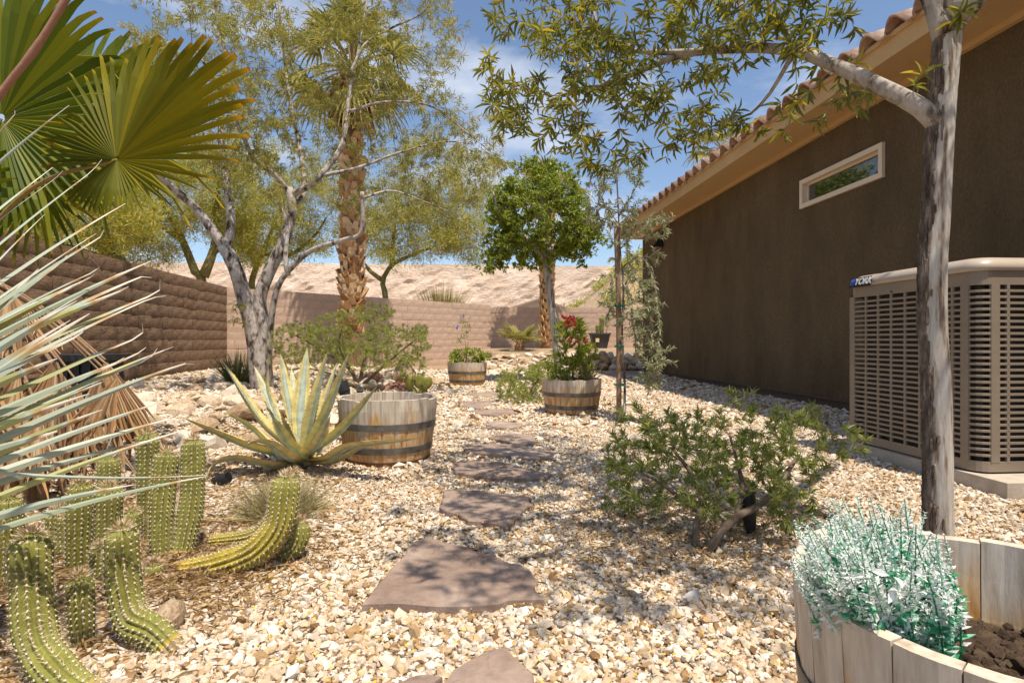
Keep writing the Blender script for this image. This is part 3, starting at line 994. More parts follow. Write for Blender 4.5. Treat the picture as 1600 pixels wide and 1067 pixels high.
# ================================================================== plant tools
SV = np.array(sv)
LANCE_V = np.array([(0, 0, 0), (.33, .22, .10), (-.33, .22, .10), (0, .24, 0), (.5, .52, .10), (-.5, .52, .10), (0, .54, -.03), (.22, .8, -.02), (-.22, .8, -.02), (0, 1, -.16)])
LANCE_T = np.array([(0, 1, 3), (0, 3, 2), (7, 9, 6), (6, 9, 8)])
LANCE_Q = np.array([(3, 1, 4, 6), (2, 3, 6, 5), (6, 4, 7, 6), (5, 6, 6, 8)])
LANCE_T = np.array([(0, 1, 3), (0, 3, 2), (3, 1, 4), (3, 4, 6), (2, 3, 6), (2, 6, 5), (6, 4, 7), (6, 7, 9), (6, 8, 5), (6, 9, 8)])
MID_V = np.array([(0, 0, 0), (.5, .42, .10), (-.5, .42, .10), (0, .46, 0), (0, 1, -.12)])
MID_T = np.array([(0, 1, 3), (0, 3, 2), (3, 1, 4), (2, 3, 4)])
LOW_V = np.array([(0, 0, 0), (.5, .45, .08), (-.5, .45, .08), (0, 1, -.08)])
LOW_T = np.array([(0, 1, 3), (0, 3, 2)])
BLADE_V = np.array([(.5, 0, 0), (-.5, 0, 0), (0, 1, 0)])
BLADE_T = np.array([(0, 1, 2)])


def leaves(mb, P, D, N, L, Wd, shape='low', rnd=None):
    P, D, N = np.asarray(P, float), nrm(D), np.asarray(N, float)
    S = nrm(np.cross(D, N))
    N = np.cross(S, D)
    n = len(P)
    L = np.broadcast_to(np.asarray(L, float), (n,))
    Wd = np.broadcast_to(np.asarray(Wd, float), (n,))
    tv, tt = {'lance': (LANCE_V, LANCE_T), 'mid': (MID_V, MID_T), 'low': (LOW_V, LOW_T), 'blade': (BLADE_V, BLADE_T)}[shape]
    V = (P[:, None, :] + tv[None, :, 0:1] * Wd[:, None, None] * S[:, None, :] + tv[None, :, 1:2] * L[:, None, None] * D[:, None, :]
         + tv[None, :, 2:3] * L[:, None, None] * N[:, None, :])
    k = len(tv)
    T = tt[None, :, :] + (np.arange(n) * k)[:, None, None]
    r = RNG.random(n) if rnd is None else np.broadcast_to(np.asarray(rnd, float), (n,))
    mb.add(V.reshape(-1, 3), T=T.reshape(-1, 3), rnd=np.repeat(np.clip(r, 0, 1), k))


def smooth_path(pts, n):
    pts = np.asarray(pts, float)
    if len(pts) == 2:
        t = np.linspace(0, 1, n)[:, None]
        return pts[0] + (pts[1] - pts[0]) * t
    P = np.vstack((2 * pts[0] - pts[1], pts, 2 * pts[-1] - pts[-2]))
    seg = np.linalg.norm(np.diff(pts, axis=0), axis=1)
    cum = np.concatenate(([0], np.cumsum(seg)))
    out = []
    for s in np.linspace(0, cum[-1], n):
        i = min(len(seg) - 1, max(0, np.searchsorted(cum, s, side='right') - 1))
        t = (s - cum[i]) / max(seg[i], 1e-9)
        p0, p1, p2, p3 = P[i], P[i + 1], P[i + 2], P[i + 3]
        out.append(.5 * ((2 * p1) + (p2 - p0) * t + (2 * p0 - 5 * p1 + 4 * p2 - p3) * t * t + (3 * p1 - p0 - 3 * p2 + p3) * t ** 3))
    return np.array(out)


def limb(pts, r0, r1, step=.12):
    L = np.sum(np.linalg.norm(np.diff(np.asarray(pts, float), axis=0), axis=1))
    n = max(4, int(L / step))
    P = smooth_path(pts, n)
    return P, r0 + (r1 - r0) * np.linspace(0, 1, n) ** .8


def grow(limbs, targets, rng, seg=.12, rtip=.002, rk=.012, rmax=.03, jit=.03, sag=0.0, start=1, upb=.3):
    """twigs from the limbs to every target; returns the list of new (points, radii)."""
    NP, NR, ND = [], [], []
    for P, R in limbs:
        T = nrm(np.gradient(P, axis=0))
        for i in range(start, len(P)):
            NP.append(P[i]); NR.append(R[i]); ND.append(T[i])
    cap_ = len(NP) + len(targets) * 24
    A = np.zeros((cap_, 3)); B = np.zeros(cap_); C = np.zeros((cap_, 3))
    n = len(NP)
    A[:n], B[:n], C[:n] = NP, NR, ND
    d0 = np.min(np.linalg.norm(targets[:, None, :] - A[None, :n, :], axis=2), axis=1)
    out = []
    for k in np.argsort(d0):
        t = targets[k]
        df = t - A[:n]
        dist = np.linalg.norm(df, axis=1)
        i = int(np.argmin(dist * (1.25 - .35 * np.sum(df * C[:n], axis=1) / np.maximum(dist, 1e-6))))
        d = dist[i]
        m = int(np.clip(d / seg, 2, 22))
        c1 = A[i] + (C[i] * .35 + nrm(df[i]) * .1 + Z3 * upb * .35) * d
        c2 = t - nrm(df[i] + rng.normal(0, .4, 3) * d - Z3 * sag * d) * d * .35
        s = np.linspace(0, 1, m + 1)[:, None]
        path = (1 - s) ** 3 * A[i] + 3 * (1 - s) ** 2 * s * c1 + 3 * (1 - s) * s ** 2 * c2 + s ** 3 * t
        path[1:-1] += rng.normal(0, jit * min(1, d), (m - 1, 3))
        r0 = min(B[i] * .75, rtip + rk * d, rmax)
        rad = r0 + (rtip - r0) * s[:, 0] ** .7
        out.append((path, rad))
        T = nrm(np.gradient(path, axis=0))
        A[n:n + m], B[n:n + m], C[n:n + m] = path[1:], rad[1:], T[1:]
        n += m
    return out


def blob(rng, c, r, n, hollow=.0):
    v = nrm(rng.normal(0, 1, (n, 3)))
    q = (hollow + (1 - hollow) * rng.random(n)) ** (1 / 2.2)
    return np.asarray(c) + v * q[:, None] * np.asarray(r, float)


def whorls(mb, P, T, rng, k=(5, 8), L=(.05, .08), wr=.2, spread=.9, droop=.25, shape='lance', tint=None):
    """a rosette of leaves round every point P, opening along direction T."""
    ps, ds, ns, ls, rs = [], [], [], [], []
    for p, t in zip(P, T):
        m = rng.integers(*k)
        a = np.cross(t, rng.normal(0, 1, 3))
        a = nrm(a)
        b = np.cross(t, a)
        base = rng.random() if tint is None else tint
        ph = rng.random() * 6.28
        for q in range(m):
            th = ph + q * 6.2832 / m + rng.normal(0, .25)
            rad = a * math.cos(th) + b * math.sin(th)
            sp = spread * rng.uniform(.6, 1.3)
            d = t * math.cos(sp) + rad * math.sin(sp) - Z3 * droop * rng.uniform(.3, 1.4)
            ps.append(p + t * rng.uniform(-.006, .006)); ds.append(d)
            ns.append(nrm(nrm(np.cross(np.cross(d, t + .01), d)) * .7 + SV * .7 + rng.normal(0, .35, 3)))
            ls.append(rng.uniform(*L))
            rs.append(.7 * rng.random() + .3 * base)
    ls = np.array(ls)
    leaves(mb, np.array(ps), np.array(ds), np.array(ns), ls, ls * wr, shape, np.array(rs))


def tubes(mb, paths, n=5, rnd=None):
    for P, R in paths:
        mb.tube(P, R, n=n, rnd=RNG.random() if rnd is None else rnd, cap=False)


def zground(x, y):
    return float(terrain(x, y))


# ================================================================== half barrels
def barrel(px_label, x, y, z, rt, rb, h, soil, matname, seed, wobble=.004, ns=24, ins=True):
    b = thing('half_barrel', px_label, 'barrel planter', (x, y, z), 'oak half barrels used as planters')
    rr = np.random.default_rng(seed)
    th = .026
    prof = lambda t: rb + (rt - rb) * (1 - (1 - t) ** 1.7)
    metas = []
    for q in range(5):
        w = 2 * math.pi / ns
        zs = np.linspace(0, 1, 7)
        mb = MB()
        zz = zs * h
        zz[-1] += rr.normal(0, wobble)
        rows = []
        da = w / 2 - .0035
        for t, zq in zip(zs, zz):
            ro = prof(t) + rr.normal(0, .0008)
            ri = ro - th
            row = []
            for a, r_ in ((-da, ro - .0015), (-da * .4, ro + .0005), (da * .4, ro + .0005), (da, ro - .0015), (da, ri), (0, ri + .001), (-da, ri)):
                row.append((r_ * math.cos(a), r_ * math.sin(a), zq))
            rows.append(row)
        V = np.array(rows).reshape(-1, 3)
        m = 7
        a_ = np.arange(m)
        b_ = (a_ + 1) % m
        Q = np.vstack([np.stack((i * m + a_, i * m + b_, (i + 1) * m + b_, (i + 1) * m + a_), -1) for i in range(6)])
        e = 6 * m
        T = [(e, e + 1, e + 6), (e + 1, e + 5, e + 6), (e + 1, e + 2, e + 5), (e + 2, e + 4, e + 5), (e + 2, e + 3, e + 4)]
        me = mb.add(V, Q=Q, T=T).mesh('stave')
        me.materials.append(M[matname])
        metas.append(me)
    for i in range(ns):
        inst('stave', metas[rr.integers(5)], b, (x, y, z), (0, 0, 2 * math.pi * i / ns + seed))
    for hz, hw, mt in ((.60, .042, 'hoop'), (.25, .042, 'hoop'), (.045, .035, 'hoop_rust')):
        mb = MB()
        n = 72
        an = np.arange(n) * 2 * math.pi / n
        rows = []
        for dz, dr in ((-hw / 2, .0005), (-hw / 2, .004), (hw / 2, .004), (hw / 2, .0005)):
            zq = hz * h + dz
            r_ = prof(np.clip(zq / h, 0, 1)) + dr + .0005
            rows.append(np.stack((x + r_ * np.cos(an), y + r_ * np.sin(an), np.full(n, z + zq)), -1))
        a_ = np.arange(n)
        b_ = (a_ + 1) % n
        Q = np.vstack([np.stack((i * n + a_, i * n + b_, (i + 1) * n + b_, (i + 1) * n + a_), -1) for i in range(3)])
        part('hoop', mb.add(np.vstack(rows), Q=Q), M[mt], b)
    # soil bed
    mb = MB()
    rs = prof(soil / h) - th - .004
    n, kr = 40, 9
    V, Q = [], []
    for j in range(kr + 1):
        for i in range(n):
            a = 2 * math.pi * i / n
            r_ = rs * j / kr
            V.append((x + r_ * math.cos(a), y + r_ * math.sin(a), z + soil + (.02 * rr.normal() if 0 < j < kr else 0) * min(1, h)))
    for j in range(kr):
        for i in range(n):
            Q.append((j * n + i, (j + 1) * n + i, (j + 1) * n + (i + 1) % n, j * n + (i + 1) % n))
    part('soil', mb.add(np.array(V), Q=Q), M['soil'], b, smooth=True)
    return b


B1 = (-.84, 3.86)
B2 = (.648, 6.21)
B3 = (-.78, 9.92)
B4 = (.740, .856)
barrel('empty weathered half barrel beside the agave', *B1, -.01, .328, .272, .43, .12, 'stave_grey', 1)
barrel('half barrel planted with red flowered oleander', *B2, -.01, .325, .27, .39, .33, 'stave', 2)
barrel('half barrel filled with leafy green plants and a purple flowering stem', *B3, -.01, .345, .285, .42, .37, 'stave', 3)
barrel('half barrel close to the camera holding a white and green shrub', *B4, -.01, .286, .24, .435, .285, 'stave', 4, wobble=.006)

# ================================================================== rubble rocks
_t = (1 + 5 ** .5) / 2
ICO_V = nrm(np.array([(-1, _t, 0), (1, _t, 0), (-1, -_t, 0), (1, -_t, 0), (0, -1, _t), (0, 1, _t), (0, -1, -_t), (0, 1, -_t), (_t, 0, -1), (_t, 0, 1), (-_t, 0, -1), (-_t, 0, 1)]))
ICO_T = np.array([(0, 11, 5), (0, 5, 1), (0, 1, 7), (0, 7, 10), (0, 10, 11), (1, 5, 9), (5, 11, 4), (11, 10, 2), (10, 7, 6), (7, 1, 8), (3, 9, 4), (3, 4, 2),
                  (3, 2, 6), (3, 6, 8), (3, 8, 9), (4, 9, 5), (2, 4, 11), (6, 2, 10), (8, 6, 7), (9, 8, 1)])


def subdiv(V, T):
    V = list(map(tuple, V))
    mid, out = {}, []

    def m(a, b):
        k = (min(a, b), max(a, b))
        if k not in mid:
            mid[k] = len(V)
            V.append(tuple(nrm((np.array(V[a]) + np.array(V[b])) / 2)))
        return mid[k]
    for a, b, c_ in T:
        x, y, z = m(a, b), m(b, c_), m(c_, a)
        out += [(a, x, z), (b, y, x), (c_, z, y), (x, y, z)]
    return np.array(V), np.array(out)


ICO2_V, ICO2_T = subdiv(ICO_V, ICO_T)
rock_me, red_me = [], []
for q in range(9):
    r = np.random.default_rng(100 + q)
    V = ICO2_V * (1 + r.normal(0, .10, (len(ICO2_V), 1)))
    for _ in range(6):                       # knock flat faces off
        n = nrm(r.normal(0, 1, 3))
        h = r.uniform(.55, .85)
        dd = V @ n - h
        V = V - np.maximum(dd, 0)[:, None] * n
    me = MB().add(V, T=ICO2_T).mesh('rock')
    me.materials.append(M['rock'] if q < 7 else M['redrock'])
    (rock_me if q < 7 else red_me).append(me)


def rock(x, y, s, rng, label, group, flat=.5, pool=rock_me, sink=.25, z=None, cat='rock', name='rock'):
    o = bpy.data.objects.new(name, pool[rng.integers(len(pool))])
    fz = flat * rng.uniform(.7, 1.3)
    zz = (zground(x, y) if z is None else z) + s * fz * (1 - sink * 2) * .5
    o.location = (x, y, zz)
    o.scale = (s * rng.uniform(.4, .6), s * rng.uniform(.4, .6), s * fz * .5)
    o.rotation_euler = (rng.normal(0, .25), rng.normal(0, .25), rng.uniform(0, 6.28))
    link(o)
    return tag(o, label, cat, group)


rr = np.random.default_rng(5)
placed = []


def far_enough(x, y, s):
    for (a, b, c_) in placed:
        if (a - x) ** 2 + (b - y) ** 2 < (.36 * (s + c_)) ** 2:
            return False
    placed.append((x, y, s))
    return True


cnt = 0
for _ in range(6000):
    if cnt >= 190:
        break
    y = 3.6 + 9.0 * rr.random() ** 1.5
    x = bed_edge(y) + .25 - rr.random() ** 1.3 * (bed_edge(y) + .25 + 5.0)
    xw = LW0[0] + (LW1[0] - LW0[0]) * (y - LW0[1]) / (LW1[1] - LW0[1])
    if x < xw + .35 or (x + 3.05) ** 2 + (y - 7.5) ** 2 < .1:
        continue
    s = rr.uniform(.14, .30) * (1.15 if bed_edge(y) - x < .5 else 1)
    if not far_enough(x, y, s):
        continue
    rock(x, y, s, rr, 'cream rubble rock in the raised bed between the agave and slump block wall', 'rubble rocks in the bed by the slump block wall')
    cnt += 1
for (px, py, d, s) in ((575, 592, 8.3, .42), (612, 590, 8.0, .40), (640, 588, 8.4, .3)):
    p = W(px, py, d)
    rock(p[0], d, s, rr, 'reddish rock under the feathery shrub', 'reddish rocks under the feathery shrub', pool=red_me, flat=.6)
p = W(632, 572, 8.9)
rock(p[0], 8.9, .46, rr, 'pale boulder under the edge of the feathery shrub', None, flat=.9, z=.18)
cnt = 0
for _ in range(4000):
    if cnt >= 130:
        break
    y = rr.uniform(12.6, 15.6)
    x = rr.uniform(-1.5, 1.35)
    s = rr.uniform(.14, .32)
    if not far_enough(x, y, s):
        continue
    rock(x, y, s, rr, 'cream rubble rock on the far slope under the small palm', 'rubble rocks on the far slope')
    cnt += 1
for row in range(3):
    for q in range(10):
        x = 1.55 + q * .24 + .1 * (row % 2) + rr.normal(0, .02)
        rock(x, 14.28 + row * .07, .30, rr, 'shaded stone stacked to edge the far raised bed', 'stones stacked to edge the far bed', flat=.75, sink=0, z=.0 + row * .13)
# rocks near the cacti
for (px, py, s) in ((262, 985, .13), (285, 765, .12)):
    p = GP(px, py)
    rock(p[0], p[1], s, rr, 'whitish stone lying against the columnar cacti' if py > 900 else 'whitish stone behind the tall cactus trio', None, flat=.8)
rock(.94, .90, .085, rr, 'round tan stone on the soil inside the nearer barrel', None, flat=.8, z=.275)

# ================================================================== gravel
def in_poly(x, y, poly):
    ins = np.zeros(len(x), bool)
    n = len(poly)
    for i in range(n):
        x0, y0 = poly[i]
        x1, y1 = poly[(i + 1) % n]
        cnd = ((y0 > y) != (y1 > y)) & (x < (x1 - x0) * (y - y0) / (y1 - y0 + 1e-12) + x0)
        ins ^= cnd
    return ins


def gravel_zone(y0, y1, sp, size, shape, seed, name_label):
    r = np.random.default_rng(seed)
    xs = np.arange(-7, 5, sp)
    ys = np.arange(y0, y1, sp)
    X, Y = np.meshgrid(xs, ys)
    X = X.ravel() + r.uniform(-.5, .5, X.size) * sp
    Y = Y.ravel() + r.uniform(-.5, .5, Y.size) * sp
    keep = (np.abs(X) < .90 * Y * 1.03 + .35)
    u = X * HU[0] + Y * HU[1]
    v = X * HV[0] + Y * HV[1]
    keep &= ~((v > H_V - .02) & (u < H_U1 + .3))
    keep &= ~((v > AV0 - .05) & (v < AV1 + .1) & (u > AU0 - .2) & (u < AU1 + .1))
    keep &= X > LW0[0] + (LW1[0] - LW0[0]) * (Y - LW0[1]) / (LW1[1] - LW0[1]) + .12
    for bx, by in (B1, B2, B3, B4):
        keep &= (X - bx) ** 2 + (Y - by) ** 2 > .25 ** 2
    for pl in FLAG_POLY:
        cc_ = pl.mean(0)
        nz = 1 + .05 * vnoise(X, Y, 9, 3)
        keep &= ~in_poly(cc_[0] + (X - cc_[0]) * nz * 1.05, cc_[1] + (Y - cc_[1]) * nz * 1.05, pl)
    X, Y = X[keep], Y[keep]
    n = len(X)
    S = size * np.exp(r.normal(0, .33, n))
    if shape == 'ico':
        BV, BT = ICO_V, ICO_T
    else:
        BV = np.array([(1, 0, 0), (-1, 0, 0), (0, 1, 0), (0, -1, 0), (0, 0, 1), (.1, .1, -1)], float)
        BT = np.array([(0, 2, 4), (2, 1, 4), (1, 3, 4), (3, 0, 4), (2, 0, 5), (1, 2, 5), (3, 1, 5), (0, 3, 5)])
    k = len(BV)
    V = BV[None] * (1 + r.normal(0, .20, (n, k, 1)))
    V = V * np.stack((r.uniform(.8, 1.3, n), r.uniform(.65, 1.0, n), r.uniform(.45, .8, n)), -1)[:, None, :]
    # random small tilt, then spin
    tx, ty, tz = r.normal(0, .35, n), r.normal(0, .35, n), r.uniform(0, 6.28, n)
    c_, s_ = np.cos(tx)[:, None], np.sin(tx)[:, None]
    y_, z_ = V[..., 1] * c_ - V[..., 2] * s_, V[..., 1] * s_ + V[..., 2] * c_
    c_, s_ = np.cos(ty)[:, None], np.sin(ty)[:, None]
    x_, z_ = V[..., 0] * c_ + z_ * s_, -V[..., 0] * s_ + z_ * c_
    c_, s_ = np.cos(tz)[:, None], np.sin(tz)[:, None]
    V = np.stack((x_ * c_ - y_ * s_, x_ * s_ + y_ * c_, z_), -1)
    Zg = terrain(X, Y) + S * r.uniform(.05, .55, n)
    V = V * S[:, None, None] + np.stack((X, Y, Zg), -1)[:, None, :]
    T = BT[None] + (np.arange(n) * k)[:, None, None]
    mb = MB().add(V.reshape(-1, 3), T=T.reshape(-1, 3), rnd=np.repeat(r.random(n), k))
    o = part('gravel', mb, M['gravel'], kind='stuff')
    return n


ng = gravel_zone(.95, 2.0, .0132, .0094, 'ico', 1, '') + gravel_zone(2.0, 3.3, .0142, .0100, 'oct', 5, '') + gravel_zone(3.3, 5.2, .0190, .0130, 'oct', 2, '') + gravel_zone(5.2, 9.0, .0315, .0205, 'oct', 3, '') + gravel_zone(9.0, 14.6, .055, .034, 'oct', 4, '')
print('gravel stones', ng)

# fallen yellow petals, straw litter
r = np.random.default_rng(9)
n = 3000
y = 1.0 + 6 * r.random(n) ** 1.6
x = r.uniform(-.55, 1, n) * (.85 * y)
ok = (x < .25 * y + 1.4)
x, y = x[ok], y[ok]
P = np.stack((x, y, terrain(x, y) + .022 + .008 * r.random(len(x))), -1)
mb = MB()
leaves(mb, P, np.column_stack((r.normal(0, 1, (len(x), 2)), r.normal(0, .3, len(x)))), np.column_stack((r.normal(0, .5, (len(x), 2)), np.ones(len(x)))),
       r.uniform(.006, .014, len(x)), r.uniform(.004, .008, len(x)), 'low', r.random(len(x)))
part('fallen_petals', mb, M['petal_yellow'], kind='stuff')
mb = MB()
for (cx, cy, sx, sy, n, l) in ((-1.45, 1.9, .32, .40, 5200, .05), (-1.02, 1.98, .16, .16, 1800, .045), (-2.3, 2.7, .5, .5, 2500, .07), (.75, 2.25, .40, .28, 3200, .03),
                               (-1.3, 3.3, .5, .3, 1200, .05), (.4, 2.9, 1.0, .8, 1500, .022), (.0, 2.2, 1.1, .9, 3500, .016), (.3, 5.0, 1.2, 1.6, 2500, .03)):
    P = np.stack((r.normal(cx, sx, n), r.normal(cy, sy, n), np.zeros(n)), -1)
    P[:, 2] = terrain(P[:, 0], P[:, 1]) + .010 + .022 * r.random(n)
    D = np.column_stack((r.normal(0, 1, (n, 2)), r.normal(0, .18, n)))
    leaves(mb, P, D, np.column_stack((r.normal(0, .6, (n, 2)), np.ones(n))), r.uniform(.4, 1.3, n) * l, r.uniform(.002, .006, n), 'low', r.random(n))
part('straw_litter', mb, M['straw'], kind='stuff')

# ================================================================== fan palms
def fan(mb, hub, mid, nor, R, span=300, nseg=40, split=.55, fold=.16, droop=.12, rng=None, tint=(0, 1), lfun=None, tipdry=True, shag=False, broken=0.0, tfun=None):
    """one pleated fan blade: nseg segments fused to split*R, free and drooping beyond."""
    mid = nrm(mid)
    nor = nrm(nor - mid * np.dot(nor, mid))
    sd = np.cross(nor, mid)
    da = math.radians(span) / nseg
    for i in range(nseg):
        a = (i + .5 - nseg / 2) * da
        q = abs(a) / math.radians(span / 2)
        L = R * (1 - .38 * q ** 2) * rng.uniform(.94, 1.05) if lfun is None else R * lfun(a) * rng.uniform(.94, 1.05)
        sp = split * rng.uniform(.9, 1.12)
        st = np.array((.03, sp * .5, sp, sp + (1 - sp) * .5, sp + (1 - sp) * .82, 1.0))
        hw = np.array((.5, .5, .5, .27 * sp / (sp + (1 - sp) * .5), .11 * sp, .005)) * da
        bend = rng.normal(0, .035 if not shag else .16)
        dr = droop * rng.uniform(.4, 1.6)
        if rng.random() < broken:
            dr += rng.uniform(.12, .3)
        if shag:
            L *= rng.uniform(.6, 1.08)
        side = rng.normal(0, .012 if not shag else .09)
        V = []
        for s, w_ in zip(st, hw):
            free = max(0, (s - sp) / (1 - sp))
            aa = a + side * free
            rad = mid * math.cos(aa) + sd * math.sin(aa)
            tan = -mid * math.sin(aa) + sd * math.cos(aa)
            c_ = hub + rad * L * s - Z3 * dr * L * free ** 1.8 + nor * L * (bend * free ** 1.5 * .5 - .12 * (s * s) * 0 + .05 * math.sin(s * 2.2) * (1 - .5 * q))
            V += [c_ - tan * w_ * L * s, c_ + nor * fold * da * L * s * (1 - .5 * free), c_ + tan * w_ * L * s]
        V = np.array(V)
        Q = []
        for k in range(5):
            Q += [(3 * k, 3 * k + 1, 3 * k + 4, 3 * k + 3), (3 * k + 1, 3 * k + 2, 3 * k + 5, 3 * k + 4)]
        b = rng.uniform(*tint) if tfun is None else tfun(a) + rng.normal(0, .08)
        rn = np.repeat(np.array([b, b, b, b + .04, b + .1, 1.0 if tipdry else b]), 3)
        mb.add(V, Q=Q, rnd=np.clip(rn, 0, 1))


def img(dx, dy, dd=0.0):
    """direction given as right, up, away."""
    return np.array((dx, dd, dy), float)


r = np.random.default_rng(21)
PB = np.array((-3.35, 3.45, 0.0))
palm = thing('fan_palm', 'young fan palm with green fans and a skirt of dead fronds', 'palm', PB)
mb = MB()
P, R = limb([PB + (0, 0, -.05), PB + (.02, 0, .5), PB + (0, 0, 1.25)], .20, .15, .06)
mb.tube(P, R, n=18, wob=.12)
part('trunk', mb, M['palmtrunk'], palm)
crown_c = PB + np.array((0, 0, 1.25))


def petiole(hub, ctrl, parent, w=.014, m_='petiole'):
    P = smooth_path([crown_c, ctrl, hub], 14)
    mb = MB().tube(P, np.linspace(w * 1.3, w * .6, 14), n=6, rnd=.4)
    part('petiole', mb, M[m_], parent)


# (hub pixel, depth, mid direction, normal, R, span, tint, material)
FR = [
    ((2, 186), 2.85, img(.62, .70, -.05), img(.15, .30, -1), .80, 290, (.0, .6), 'frond', 54, .70),
    ((182, 250), 2.45, img(.93, .36, -.05), img(.10, .35, -1), .63, 330, (.1, .7), 'frond_yellow', 60, .56),
    ((95, 235), 2.95, img(.66, .74, .1), img(-.3, .2, -1), .78, 200, (.0, .5), 'frond', 36, .6),
    ((60, 290), 3.0, img(.25, -.8, -.2), img(.1, .3, -1), .42, 250, (.0, .6), 'frond', 30, .5),
    ((-160, 330), 2.6, img(-.8, .2, -.3), img(0, .4, -1), .8, 280, (.0, .5), 'frond', 34, .6),
]
for (hp, d, mid, nor, R_, span, tint, mt, ns, sp) in FR:
    d, R_ = d * 1.24, R_ * 1.24
    hub = W(*hp, d)
    mb = MB()
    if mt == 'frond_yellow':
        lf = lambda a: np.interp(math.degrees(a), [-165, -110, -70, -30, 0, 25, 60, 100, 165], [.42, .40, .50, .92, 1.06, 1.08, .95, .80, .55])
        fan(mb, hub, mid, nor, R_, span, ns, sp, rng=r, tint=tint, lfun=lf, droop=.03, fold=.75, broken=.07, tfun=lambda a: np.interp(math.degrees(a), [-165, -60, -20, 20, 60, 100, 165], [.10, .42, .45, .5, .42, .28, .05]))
    else:
        fan(mb, hub, mid, nor, R_, span, ns, sp, rng=r, tint=tint, fold=.55, droop=.06, broken=.08)
    f = part('frond', mb, M[mt], palm)
    petiole(hub, (crown_c + hub) / 2 + np.array((0, 0, .16)), f)
# dead fronds hanging round the trunk
DF = [((88, 560), 2.95, img(-.10, -1, -.12), img(.25, 0, -1), .74, 62, 26), ((30, 575), 2.85, img(-.12, -1, -.1), img(-.2, 0, -1), .72, 55, 22),
      ((165, 562), 3.05, img(.16, -1, -.05), img(.35, 0, -1), .60, 60, 24), ((205, 615), 3.15, img(.14, -1, 0), img(.5, 0, -1), .45, 46, 16),
      ((15, 455), 3.0, img(.35, -1, -.2), img(.1, .2, -1), .50, 70, 20), ((-60, 520), 2.8, img(.05, -1, -.2), img(.1, 0, -1), .85, 70, 24),
      ((60, 640), 2.75, img(0, -1, -.15), img(.05, 0, -1), .42, 50, 18), ((130, 640), 2.9, img(.03, -1, -.1), img(.2, 0, -1), .40, 44, 16)]
for _ in range(9):
    DF.append(((r.uniform(-20, 215), r.uniform(560, 660)), r.uniform(2.8, 3.15), img(r.normal(.05, .16), -1, r.normal(-.1, .08)), img(r.normal(.15, .3), r.normal(0, .2), -1), r.uniform(.35, .62), r.uniform(30, 60), int(r.integers(9, 18))))
for (hp, d, mid, nor, R_, span, ns) in DF:
    d, R_ = d * .95, R_ * .98
    hub = W(*hp, d)
    mb = MB()
    fan(mb, hub, mid, nor, R_, span, ns, .72, fold=.55, droop=.02, rng=r, tint=(.0, .85), tipdry=True, lfun=lambda a: 1.0, shag=True, broken=.1)
    f = part('dead_frond', mb, M['frond_dead'], palm, label='dry tan frond hanging folded')
    petiole(hub, (crown_c + hub) / 2 + np.array((.03, 0, .05)), f, .008, 'dead_petiole')


